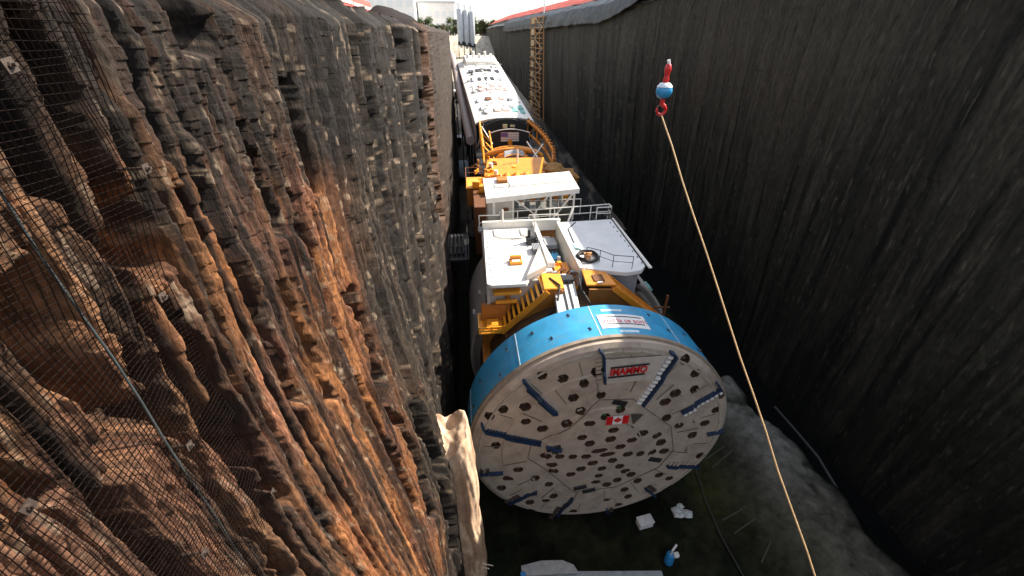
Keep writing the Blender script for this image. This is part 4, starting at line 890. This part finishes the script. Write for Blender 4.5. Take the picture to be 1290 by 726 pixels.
# ventilation duct along the left side of the gantry, bending over to a black hood
vd = empty('ventilation_duct', (-0.4, 75, -12), label='long pinkish grey ventilation duct bending along the left side of the gantry', cat='duct')
def gw(x, y, z): return G.matrix_world @ Vector((x, y, z))
bpy.context.view_layer.update()
pts = [gw(-4.7, 0.5, -3.2), gw(-4.7, 10, -2.8), gw(-4.7, 22, -2.2), gw(-4.6, 33, -1.4), gw(-4.6, 42, -1.2), gw(-5.4, 50, -1.5)]
s = MB(); s.tube(pts, 0.62, 14); s.build('duct', mat('duct_pinkgrey', (0.40, 0.33, 0.31), 0.5, var=0.2), vd, smooth=True)
s = MB(); s.tube([gw(-5.4, 50, -1.5), gw(-6.4, 55, -1.9), gw(-8.5, 58, -2.4), gw(-11.0, 59, -3.0)], 0.9, 14); s.build('hood', BLACK, vd, smooth=True)
for q in ((-4.7, 5, -3), (-4.7, 20, -2.3), (-4.6, 35, -1.4), (-6.4, 55, -1.9), (-9.5, 58.5, -2.6)): p = gw(*q); s = MB(); s.bar(p, (p.x, p.y, -26.83+0.1655*(p.y-58.4)-0.2), 0.2); s.build('stand', DARK, vd)

# ------------------------------------------------------------------ silos
for i, x in enumerate((-0.5, 1.6, 3.7)):
    top = 8.3-0.35*i; S = empty('silo', (x, 175+0.6*i, -7.6), label=['leftmost of the three tall grey silos past the end of the gantry', 'middle of the three tall grey silos past the end of the gantry', 'rightmost of the three tall grey silos past the end of the gantry'][i], cat='silo', group='grey silos beyond the gantry')
    s = MB(); s.lathe([(0.01, 0), (0.98, -0.15), (1.06, -0.5), (1.06, -10.6), (0.3, -12.0), (0.01, -12.0)], (x, 175+0.6*i, top-0.6), 'Z', 28); s.build('tank', mat('silo_grey', (0.52, 0.55, 0.58), 0.45, var=0.12, grime=0.2, scale=0.6), S, smooth=True)
    s = MB(); s.tube([(x-0.3, 175+0.6*i, top-0.8), (x-0.3, 175+0.6*i, top+0.9)], 0.22, 10); s.build('vent', GREY, S)
    for dx, dy in ((-.9, -.9), (.9, -.9), (-.9, .9), (.9, .9)):
        s = MB(); s.bar((x+dx, 175+0.6*i+dy, -7.7), (x+dx, 175+0.6*i+dy, top-11), 0.2); s.build('leg', DARK, S)
    s = MB(); s.box((x, 175+0.6*i, top-11.2), (2.2, 2.0, 1.2)); s.build('skirt', DARK, S, bevel=0.1)

# white tank with black open end, on the floor left of the gantry
wt = empty('water_tank', (-3.3, 124, -16.0), label='small white tank with black mouth beside the left wall far down the trench', cat='tank')
s = MB(); s.lathe([(0.01, 0), (1.2, 0), (1.3, 0.3), (1.3, 3.2), (1.1, 3.5), (0.01, 3.5)], (-2.8, 122.5, -14.3), 'Y', 24); s.build('shell', WHITE, wt, smooth=True)
s = MB(); s.lathe([(0.01, -0.12), (0.9, -0.12), (0.9, -0.01), (0.01, -0.01)], (-2.8, 122.5, -14.3), 'Y', 24); s.build('mouth', BLACK, wt)
s = MB(); s.span((-4.1, 122.6, -16.3), (-1.5, 126, -15.3)); s.build('skid', DARK, wt, bevel=0.1)
for i, (x, y, w, m, lb) in enumerate([(-2.4, 95, 2.0, DARK, 'low dark machine crate beside left wall nearest the gantry legs'), (-2.9, 108, 1.6, GREY, 'grey metal crate beside left wall between dark crate and white tank')]):
    z = -26.83+0.1655*(y-58.4); B = empty('equipment_crate', (x, y, z), label=lb, cat='crate', group='crates along the left wall')
    s = MB(); s.box((x, y, z+0.8), (w, 3.0, 1.4)); s.build('body', m, B, bevel=0.08); s = MB(); s.box((x, y, z+1.56), (w+0.15, 3.1, 0.12)); s.build('lid', WHITE if i else GREY, B, bevel=0.03)
s = MB()
tp = lump('blue_tarp', (-1.4, 82, -22.6), (1.3, 7.0, 0.5), mat('tarp_slate', (0.10, 0.14, 0.20), 0.6, var=0.3, bump=0.5, bscale=1.5), None, 17, 0.35, origin=(-1.4, 82, -23)); tag(tp, 'slate blue tarp heaped on the trench floor left of the gantry', 'tarp')
# small service platform with pipes left of the deck section
sp = empty('service_platform', (-1.4, 31, -15.5), label='dark service platform with handrail between left wall and machine', cat='platform')
s = MB(); s.span((-2.2, 29, -15.4), (-0.4, 34, -15.25)); s.build('deck', BLACK, sp); s = MB()
for x, y in ((-2.0, 29.3), (-0.6, 29.3), (-2.0, 33.7), (-0.6, 33.7)): s = MB(); s.bar((x, y, -27), (x, y, -15.4), 0.2); s.build('leg', DARK, sp)
s = MB(); rail(s, [(-2.1, 29.1, -15.25), (-0.5, 29.1, -15.25), (-0.5, 33.8, -15.25)], 1.1, True, 0.03); s.build('handrail', BLACK, sp)
for k in range(4): s = MB(); s.tube([(-1.9+0.3*k, 33.5, -15.1), (-1.8+0.3*k, 31.5, -14.4), (-1.9+0.35*k, 29.6, -15.1)], 0.12, 8); s.build('hose', BLACK, sp)

# ------------------------------------------------------------------ hook, ball and rope
hk = empty('crane_hook', (4.1, 9.0, -1.0), label='red crane hook with round blue ball with a painted white highlight hanging over the trench', cat='crane hook')
s = MB(); s.lathe([(0.01, 0.15), (0.08, 0.145), (0.135, 0.10), (0.165, 0.02), (0.165, -0.03), (0.13, -0.11), (0.08, -0.145), (0.01, -0.15)], (4.12, 9.0, -1.0), 'Z', 24); ball = s.build('ball', mat('ball_blue', (0.04, 0.30, 0.55), 0.3, var=0.2), hk, smooth=True)
s = MB(); s.lathe([(0.05, 0.152), (0.10, 0.142), (0.150, 0.088), (0.158, 0.07)], (4.12, 9.0, -1.0), 'Z', 24); s.build('ball_highlight', mat('highlight_white', (0.75, 0.8, 0.85), 0.3), ball, smooth=True)  # white highlight on top of the ball, put in as a shell
s = MB(); s.lathe([(0.01, 0.0), (0.05, 0.0), (0.065, 0.06), (0.045, 0.12), (0.05, 0.17), (0.07, 0.24), (0.055, 0.33), (0.02, 0.36)], (4.12, 9.0, -0.86), 'Z', 14); s.build('swivel', RED, hk, smooth=True)
s = MB(); s.tube([(4.12, 9.0, -0.50), (4.10, 9.0, -0.44)], 0.035, 8); s.build('cable_socket', SIGNW, hk)
s = MB(); s.tube([(4.12, 9.0, -0.46), (4.12, 9.0, 24.0)], 0.004, 5); s.build('wire_cable', DARK, hk)
s = MB(); s.tube([(4.12, 9.0, -1.14), (4.12, 9.0, -1.28)], 0.045, 10); s.build('shank', RED, hk)
hp = [(4.12, 9, -1.26), (4.19, 9, -1.30), (4.225, 9, -1.37), (4.20, 9, -1.44), (4.13, 9, -1.475), (4.06, 9, -1.445), (4.03, 9, -1.38), (4.035, 9, -1.32)]
s = MB(); s.tube(hp, 0.03, 8, radii=[.045, .04, .036, .036, .036, .033, .028, .012]); s.build('hook', RED, hk, smooth=True)
s = MB(); s.tube([(4.03, 9, -1.31), (4.10, 9, -1.27)], 0.012, 6); s.build('latch', STEEL, hk)
r0 = Vector((4.14, 9.0, -1.45)); r1 = Vector((6.02, 3.0, -8.56)); dd = r1-r0
pts = []
for k in range(46):
    t = k/45*3.55; p = r0+dd*t; sag = 0.10*math.sin(min(1, t/1.4)*math.pi); pts.append(p+Vector((0.012*math.sin(k*1.7), 0, -sag+0.01*math.sin(k*2.3))))
s = MB(); s.tube(pts, 0.017, 7); rp_ = s.build('rope', ROPE, None, origin=r0, smooth=True); tag(rp_, 'long taut tan tag line rope running down from the crane hook', 'rope')

# ------------------------------------------------------------------ things on the left wall
def wall_x(y, z): return -2.8
net = MB(); sp_ = 0.048
def nx(y, z): return -2.60+0.05*math.sin(y*5.1+z*1.7)*math.sin(z*3.1+y)+0.06*math.sin(y*2.1+z*0.7)+0.06*math.sin(z*1.7+y)-max(0, z-0.2)*0.5-0.06*max(0, (-z-1)*0.15)
def nedge(z): return 3.7+0.22*math.sin(z*1.3)-0.24*max(0, -z-1.2)+0.05*math.sin(z*9)
yk = 0.35
vsn = []; 
zz0, zz1 = 0.45, -7.5
i = 0
while yk < 4.1:
    z = zz0; seg = []
    while z > zz1:
        if yk < nedge(z): seg.append((nx(yk, z)+0.004, yk+0.012*math.sin(z*3+i), z))
        else:
            if len(seg) > 2: net.tube(seg, 0.0036, 3, cap=False)
            seg = []
        z -= 0.22
    if len(seg) > 2: net.tube(seg, 0.0036, 3, cap=False)
    yk += sp_; i += 1
zk = zz0; i = 0
while zk > zz1:
    seg = []; y = 0.3
    while y < nedge(zk): seg.append((nx(y, zk), y, zk+0.010*math.sin(y*4+i))); y += 0.16
    if len(seg) > 2: net.tube(seg, 0.0036, 3, cap=False)
    zk -= sp_; i += 1
nt_ = empty('rockfall_net', (-2.5, 2, 0.4), label='rusty square wire netting pinned over the near left part of the brown rock wall', cat='netting')
net.build('wire_mesh', WIRE, nt_)
for (y, z) in ((1.5, -0.5), (2.9, -0.15), (2.1, -1.3), (3.2, -1.9), (1.6, -2.3), (2.7, -3.2), (2.1, -3.9), (3.1, -4.6), (1.3, -1.4), (3.5, -0.9)):
    s = MB(); s.box((nx(y, z)+0.01, y, z), (0.008, 0.075, 0.075), (R(12*math.sin(y*9)), 0, 0)); pl_ = s.build('pin_plate', STEEL, nt_)
    s = MB(); s.tube([(nx(y, z)-0.2, y, z), (nx(y, z)+0.05, y, z+0.005)], 0.011, 8); s.tube([(nx(y, z)+0.014, y, z), (nx(y, z)+0.028, y, z)], 0.02, 6); s.build('pin', STEEL, pl_)
cab_pts = [(-2.66+0.01*math.sin(k), 2.58-0.008*k+0.015*math.sin(k*1.3), 0.5-0.42*k) for k in range(22)]
s = MB(); s.tube(cab_pts, 0.009, 8); o = s.build('service_cable', mat('cable_slate', (0.045, 0.055, 0.058), 0.45, var=0.3, scale=8), None, origin=(-2.4, 2.7, 0.5), smooth=True); tag(o, 'slate grey cable running straight down over the netting on the rock wall', 'cable')
# pale buttress at the wall foot
nb = 150; th = np.linspace(0, 2*np.pi, 181); zz = np.concatenate([np.full(14, -12.4), np.linspace(-12.4, -27.2, nb)])
TH, ZB_ = np.meshgrid(th, zz, indexing='ij'); capq = np.concatenate([np.linspace(0.0, 0.93, 14), np.ones(nb)])[None, :]
se = (np.abs(np.cos(TH))**3.2+np.abs(np.sin(TH))**3.2)**(-1/3.2)
rr_ = capq*se*(0.92+0.08*np.clip((-12.4-ZB_)/0.5, 0, 1))
UX = np.cos(TH)*rr_; UY = np.sin(TH)*rr_
dsp = 1+0.20*(fbm(UX*1.3+4+UY*0.8, ZB_*0.20, 501, 4)-0.5)+0.16*(fbm(UX*5+2, UY*5+ZB_*0.5, 507, 4)-0.5)+0.05*(np.abs(fbm(UX*3+UY*3, ZB_*0.5, 509, 3)-0.5)*2)
c0x = -1.25+0.10*np.sin(ZB_*0.5)-0.03*np.sin(ZB_*1.7)+0.35*np.clip((ZB_+14.5)/3, 0, 1)*-1
XBt = c0x+UX*0.92*dsp; YBt = 10.2+UY*1.0*dsp
topn = (0.6*(fbm(UX*1.6+2, UY*1.4+3, 503, 3)-0.55)-0.45*np.exp(-((UX-0.15)/0.35)**2)+0.25*UX)*(1-np.clip((-12.4-ZB_)/2.0, 0, 1))
cBt = np.zeros(TH.shape+(3,)); cBt[:] = (0.56, 0.40, 0.27)
cBt = lerp(cBt, (0.34, 0.22, 0.14), sst(0.45, 0.6, fbm(UX*3+UY*2, ZB_*0.5, 505, 4)))
ob = grid_mesh('rock_buttress', XBt, YBt, ZB_+topn, cBt, attr_mat('pale_rock', 0.85, 0.4, 0.04, (1, 1, 0.8), 3.5, contrast=0.3), smooth=True)
tag(ob, 'pale tan rock buttress standing at the foot of the left wall', 'buttress')
for z in (-21.2, -22.6, -20.4): 
    pass
s = MB()
for z, L in ((-21.0, .55), (-21.25, .35), (-22.9, .5), (-23.2, .4)): s.tube([(-0.9, 9.6, z), (-0.9+L+0.45, 9.3, z+0.06)], 0.022, 6)
s.build('rebar_pin', mat('pin_pale', (0.6, 0.5, 0.4), 0.5), None)
pins = bpy.data.objects['rebar_pin']; pins.parent = ob

# ------------------------------------------------------------------ things on the floor
bmw = empty('white_beam', (5.6, 11.0, -26.6), label='long pale steel beam with rounded plate lying on the wet trench floor', cat='beam')
s = MB(); s.bar((1.7, 11.6, -26.1), (9.7, 10.9, -26.3), 0.32, 0.28); s.build('flange', mat('beam_pale', (0.34, 0.38, 0.38), 0.5, grime=0.4), bmw)
s = MB(); s.bar((1.7, 11.62, -26.3), (9.7, 10.92, -26.5), 0.08, 0.5); s.build('web', DARK, bmw)
s = MB(); s.prism([(1.7, 11.5, -25.9), (4.9, 11.3, -25.9), (4.7, 11.75, -25.9), (4.1, 12.05, -25.9), (2.9, 12.15, -25.9), (1.7, 12.0, -25.9)], (0, 0, 0.08)); s.build('end_plate', mat('plate_pale', (0.42, 0.42, 0.40), 0.6, grime=0.3), bmw)
s = MB(); s.box((1.75, 11.4, -25.85), (0.3, 0.5, 0.3)); s.build('bracket', mat('bright_blue', (0.03, 0.25, 0.55), 0.4), bmw, bevel=0.03)
bmw.location.y -= 0.7
bp_ = empty('blue_pump', (10.5, 11.0, -26.8), label='upright bright blue pump on the trench floor at the beam end', cat='pump')
s = MB(); s.lathe([(0.01, 0), (0.24, 0.02), (0.27, 0.1), (0.25, 0.8), (0.20, 0.95), (0.01, 1.0)], (10.5, 11.0, -26.75), 'Z', 16); s.build('casing', mat('bright_blue', (0.03, 0.25, 0.55)), bp_, smooth=True)
s = MB(); s.tube([(10.5, 11, -25.8), (10.5, 11, -25.4), (10.8, 11.2, -25.2)], 0.06, 8); s.build('outlet', WHITE, bp_); s = MB(); s.box((10.75, 10.9, -25.75), (0.3, 0.25, 0.25)); s.build('motor', WHITE, bp_, bevel=0.03)
s = MB(); s.box((9.9, 13.25, -26.45), (0.95, 0.55, 0.5), (0, 0, R(8))); s.box((9.9, 13.25, -26.17), (1.02, 0.62, 0.06), (0, 0, R(8))); ob = s.build('white_block', mat('block_white', (0.75, 0.74, 0.72), 0.6), None, bevel=0.03, origin=(9.9, 13.25, -26.7)); tag(ob, 'clean white box on the wet floor just below the cutterhead', 'box')
for i, (x, y, w) in enumerate([(12.35, 13.7, .38), (12.9, 13.55, .30), (12.65, 14.05, .22)]):
    ob = lump('plastic_scrap', (x, y, -26.55), (w, w*0.8, 0.13), mat('scrap_white', (0.60, 0.62, 0.58), 0.6), None, 30+i, 0.9, origin=(x, y, -26.6), sub=3)
    tag(ob, ['largest crumpled white scrap right of the white box on the floor', 'middle sized crumpled white scrap, rightmost of three on the floor', 'smallest crumpled white scrap, farthest of three beside the cutterhead'][i], 'scrap', 'white scraps on the floor')
s = MB(); s.tube([(15.0, 16.5, -26.5), (14.6, 14.5, -26.6), (14.4, 12.0, -26.65), (14.5, 9.0, -26.6), (14.4, 5, -26.65), (14.2, -5, -26.6)], 0.045, 8); ob = s.build('floor_hose', mat('hose_grey', (0.045, 0.042, 0.036), 0.5), None, origin=(14.6, 14, -26.7), smooth=True); tag(ob, 'long grey hose lying on the dark floor right of the cutterhead', 'hose')
s = MB(); s.tube([(22.6, 19.8, -24.6), (22.4, 17.5, -24.3), (22.5, 15.2, -24.4), (22.3, 13.2, -24.7)], 0.09, 8); ob = s.build('drain_pipe', mat('hose_grey', (0.045, 0.042, 0.036)), None, origin=(22.5, 17, -24.6), smooth=True); tag(ob, 'thin grey pipe lying along the pale rubble berm by the right wall', 'pipe')
for i, (x, y, a, L, lb) in enumerate([(16.6, 17.2, 20, 1.8, 'weathered timber on the muddy berm edge, farthest of the five'), (16.8, 16.6, 24, 2.0, 'weathered timber on the muddy berm edge, second farthest of the five'), (15.6, 13.0, 14, 1.5, 'short weathered timber on the mud, midway along the berm edge'), (15.9, 12.2, 18, 1.7, 'weathered timber on the mud, second nearest of the five'), (16.2, 10.6, 40, 1.4, 'steeply angled timber on the mud, nearest of the five')]):
    s = MB(); s.box((x, y, -26.2+0.35*(x-15.5)), (L, 0.07, 0.06), (0, R(-16), R(a))); ob = s.build('timber', mat('timber_grey', (0.07, 0.065, 0.045), 0.8, var=0.3), None, bevel=0.01, origin=(x, y, -26.3)); tag(ob, lb, 'timber', 'timbers along the berm edge')

# ------------------------------------------------------------------ right wall: rusty lattice strip, sheets
la = empty('access_scaffold', (18.2, 110, -18), label='rusty orange access scaffold strip hanging down the far right wall', cat='scaffold')
def lx(y): return 23.75-float(rsh(y))
for y in (104.5, 108, 111.5, 115.5):
    s = MB(); s.bar((lx(y)-0.5, y, 3.4), (lx(y)+0.3, y, -18), 0.24); s.build('standard', mat('scaffold_rust', (0.55, 0.27, 0.10), 0.7, var=0.3), la)
for k in range(22):
    z = 3.2-k*1.0; s = MB(); s.bar((lx(104.5)-0.6, 104.5, z), (lx(115.5)-0.6, 115.5, z), 0.14); s.build('ledger', mat('scaffold_rust', (0.42, 0.20, 0.08)), la)
for k in range(10):
    z = 3.2-k*2.0; y0, y1 = (104.5, 111.5) if k % 2 else (111.5, 104.5); s = MB(); s.bar((lx(y0)-0.6, y0, z), (lx(y1)-0.6, y1, z-2.0), 0.14); s.build('brace', mat('scaffold_ochre', (0.62, 0.42, 0.22), 0.7), la)
for k in range(9):
    z = 2.6-k*2.2; s = MB(); s.box((lx(113)-0.6, 113, z), (0.1, 2.6, 1.2), (0, 0, math.atan(0.105))); s.build('mesh_panel', mat('scaffold_ochre', (0.62, 0.42, 0.22)), la)
# black plastic sheet over the rim, red blanket strip on the bank
def rimshift(y): return -9.0*float(sst(100, 222, np.array([float(y)]))[0])
def strip_sheet(name, y0, y1, n, profile, m, amp, seed, hang=None):
    ys_ = np.linspace(y0, y1, n); K = 26
    pr = np.array(profile); tt = np.linspace(0, len(pr)-1, K); px = np.interp(tt, range(len(pr)), pr[:, 0]); pz = np.interp(tt, range(len(pr)), pr[:, 1])
    Yq = np.repeat(ys_[:, None], K, 1); Xq = np.repeat(px[None], n, 0); Zq = np.repeat(pz[None], n, 0).copy()
    Tq = np.repeat(np.linspace(0, 1, K)[None], n, 0)
    nn = fbm(Yq*0.35, Tq*3, seed, 4)-0.5+0.9*(0.5-np.abs(fbm(Yq*0.9+Tq*2, Tq*5, seed+9, 4)-0.5)*2)*0.5
    if hang is not None: Zq = Zq+(1-Tq)*2.6*sst(75, 54, Yq); Zq = Zq - (1-Tq)**2*hang*2.2*fbm(Yq*0.15, Yq*0, seed+3, 3)
    Zq = Zq+rdz(Yq); Xq = Xq-rsh(Yq)+0.25*amp*nn*2; Zq = Zq+amp*nn
    top = np.stack([Xq, Yq, Zq], -1).reshape(-1, 3)
    mb = MB(); idx = lambda i, j: i*K+j
    mb.add([tuple(p) for p in top], [(idx(i, j), idx(i+1, j), idx(i+1, j+1), idx(i, j+1)) for i in range(n-1) for j in range(K-1)])
    o = mb.build(name, m, None, origin=(24, (y0+y1)/2, 4))
    sm = o.modifiers.new('thick', 'SOLIDIFY'); sm.thickness = 0.03
    for p in o.data.polygons: p.use_smooth = True
    return o
o = strip_sheet('black_sheet', 53, 150, 260, [(23.2, 1.9), (23.3, 3.0), (23.5, 4.0), (24.6, 4.45), (26.4, 5.15)], TARPB, 0.5, 601, hang=0.25); tag(o, 'glossy black plastic sheet draped over the rim of the right wall', 'sheet')
o = strip_sheet('red_blanket', 60, 326, 240, [(26.3, 5.2), (27.4, 5.9), (29.0, 6.85)], TARPR, 0.25, 611); tag(o, 'red erosion blanket strip along the bank above the right wall', 'blanket')
s = MB(); s.tube([(19.1, 112, 3.4), (19.1, 112, 5.7)], 0.14, 8); s.tube([(19.1, 112, 5.7), (19.1, 112, 5.8)], 0.2, 8); o = s.build('marker_post', SIGNW, None, origin=(19.1, 112, 3.4)); tag(o, 'short white marker post on the right rim beside the red blanket', 'post')
s = MB(); s.tube([(45, 265, -1), (45, 265, 18.5)], 0.35, 8, radii=[.4, .25]); s.box((45, 265, 18.6), (1.2, .5, .3)); o = s.build('lamp_pole', GREY, None, origin=(45, 265, -1)); tag(o, 'thin grey lamp pole against the white sky right of the silos', 'pole')

# ------------------------------------------------------------------ left rim
o = strip_sheet('rim_tarp', 17, 35, 70, [(0, 0), (0, 1)], TARPB, 0.1, 621) if False else None
nq = 60; Tq = np.linspace(0, 1, 30); Yq = np.linspace(19.5, 42, nq)
YY, TT = np.meshgrid(Yq, Tq, indexing='ij')
hgt = 0.62*sst(19.5, 22.5, YY)*sst(42, 30, YY)+0.12*(fbm(YY*0.5, TT*4, 623, 3)-0.5)
XX = -2.78-1.7*TT; ZZ = 0.45+hgt*np.sin(np.clip(TT*1.15, 0, 1)*math.pi)**0.55-0.3*(TT < 0.03)
mb = MB(); K = 30; mb.add([tuple(p) for p in np.stack([XX, YY, ZZ], -1).reshape(-1, 3)], [(i*K+j, (i+1)*K+j, (i+1)*K+j+1, i*K+j+1) for i in range(nq-1) for j in range(K-1)])
o = mb.build('rim_tarp', mat('tarp_brown', (0.018, 0.013, 0.011), 0.9, spec=0.15, var=0.4, bump=0.4, bscale=1.5), None, origin=(-4.4, 26, 0.5), smooth=True); o.modifiers.new('t', 'SOLIDIFY').thickness = 0.03
tag(o, 'dark tarp heaped in a rounded hump on the left rim', 'tarp')
for i in range(5):
    y = 21+i*3.6; lb = ['nearest red barrier section on left rim beside the yellow barrel', 'red barrier section on left rim, second from the yellow barrel', 'middle one of the five red barrier sections on left rim', 'red barrier section on left rim, second nearest the dark hump', 'farthest red barrier section on left rim, behind the dark hump'][i]
    B = empty('barrier', (-6.1-0.12*i, y, 0.45), label=lb, cat='barrier', group='red barriers on the left rim')
    x = -6.1-0.12*i; pr_ = [(-.3, 0), (.3, 0), (.26, .15), (.12, .7), (.08, 1.5), (-.08, 1.5), (-.12, .7), (-.26, .15)]
    s = MB(); s.prism([(x+px, y-1.65, 0.45+pz) for px, pz in pr_], (0, 3.3, 0)); s.build('body', mat('barrier_red', (0.62, 0.09, 0.06), 0.5, var=0.15), B, bevel=0.02)
    s = MB(); s.span((x-0.1, y-1.4, 1.45), (x+0.16, y+1.4, 1.6)); s.build('band', mat('barrier_pale', (0.75, 0.62, 0.58), 0.5), B)
YB_ = empty('barrel', (-6.0, 18.6, 0.45), label='yellow barrel with white band at the top left rim', cat='barrel')
s = MB(); s.lathe([(0.01, 0), (0.36, 0), (0.38, 0.06), (0.36, 0.6), (0.37, 1.0), (0.3, 1.5), (0.01, 1.55)], (-6.0, 18.6, 0.45), 'Z', 20); s.build('drum', mat('barrel_yellow', (0.80, 0.45, 0.03), 0.5), YB_, smooth=True)
s = MB(); s.lathe([(0.375, 0), (0.40, 0.02), (0.40, 0.2), (0.375, 0.22)], (-6.0, 18.6, 1.3), 'Z', 20); s.build('band', SIGNW, YB_, smooth=True)

# ------------------------------------------------------------------ far buildings
PALE = mat('hazy_cladding', (0.80, 0.79, 0.77), 0.6, var=0.08, scale=0.2); PALEW = mat('hazy_window', (0.70, 0.73, 0.74), 0.3, var=0.1)  # cladding and panes lightened in colour to stand in for bright haze
def building(x0, x1, y0, y1, h, label, wins, roofm):
    B = empty('factory_building', ((x0+x1)/2, (y0+y1)/2, -0.7), label=label, cat='building', group='pale buildings beyond the trench')
    s = MB(); s.span((x0, y0, -0.8), (x1, y1, h)); s.build('wall', PALE, B)
    s = MB(); s.span((x0-0.6, y0-0.6, h), (x1+0.6, y1+0.6, h+0.7)); s.build('roof', roofm, B)
    nx_, nz_ = wins
    for i in range(nx_):
        for j in range(nz_):
            w = (x1-x0)/nx_; z = 2+j*(h-3)/nz_
            s = MB(); s.span((x0+w*(i+.2), y0-0.12, z), (x0+w*(i+.8), y0-0.02, z+(h-3)/nz_*0.5)); s.build('window', PALEW, B)
building(-62, -28, 305, 330, 27, 'tall pale long building at far left beyond the barriers', (6, 4), PALE)
building(-27, -4, 320, 345, 17, 'lower pale building between the tall one and silos', (5, 2), mat('roof_grey', (0.42, 0.43, 0.44), 0.6))
building(-80, -66, 240, 255, 17, 'small pale shed farthest left behind the red barriers', (3, 2), PALE)

# ------------------------------------------------------------------ far tree row
def make_tree(seed, m):
    rn = random.Random(seed); t = empty('tree', (0, 0, 0)); h = rn.uniform(5.2, 7.2)
    s = MB(); s.tube([(0, 0, 0), (rn.uniform(-.2, .2), 0, h*0.4), (rn.uniform(-.3, .3), 0, h*0.75)], 0.2, 7, radii=[.26, .17, .07])
    for k in range(5):
        a = rn.uniform(0, 6.28); z = h*rn.uniform(.25, .55); s.tube([(0, 0, z), (math.cos(a)*1.3, math.sin(a)*1.3, z+1.3)], 0.07, 5)
    s.build('trunk', BARK, t, local=True)
    c = MB()
    cl = [(rn.uniform(-1.8, 1.8), rn.uniform(-1.8, 1.8), h*rn.uniform(.2, .9), rn.uniform(.6, 1.25)) for _ in range(13)]
    for (x, y, z, r) in cl:
        for k in range(62):
            v = Vector((rn.gauss(0, 1), rn.gauss(0, 1), rn.gauss(0, 1))).normalized()*r*rn.uniform(.5, 1.1)
            p = Vector((x*(1-z/h*0.5), y*(1-z/h*.5), z))+v; q = rn.uniform(.18, .36)
            a1 = Vector((rn.gauss(0, 1), rn.gauss(0, 1), rn.gauss(0, 1))).normalized(); a2 = a1.orthogonal().normalized()
            c.add([p-a1*q, p+a2*q*.6, p+a1*q, p-a2*q*.6], [(0, 1, 2, 3)])
    c.build('crown', m, t, local=True); return t
protos = [make_tree(s_, m_) for s_, m_ in ((1, LEAF), (2, LEAF), (3, LEAF2), (4, LEAF))]
rt = random.Random(12); k = 0
for i in range(76):
    x = -60+i*1.5+rt.uniform(-.6, .6); y = 248+rt.uniform(-6, 8)
    src = protos[rt.randrange(4)] if i >= 4 else protos[i]
    if i < 4: t = src
    else:
        t = src.copy(); C.objects.link(t)
        for ch in src.children: c_ = ch.copy(); C.objects.link(c_); c_.parent = t
    t.location = (x, y, -0.8); t.rotation_euler = (0, 0, rt.uniform(0, 6.28)); q = rt.uniform(0.85, 1.25); t.scale = (q*1.1, q*1.1, q)
    t['label'] = 'small bushy green tree in the dense row beyond the trench end'; t['category'] = 'tree'; t['group'] = 'trees in the far row'
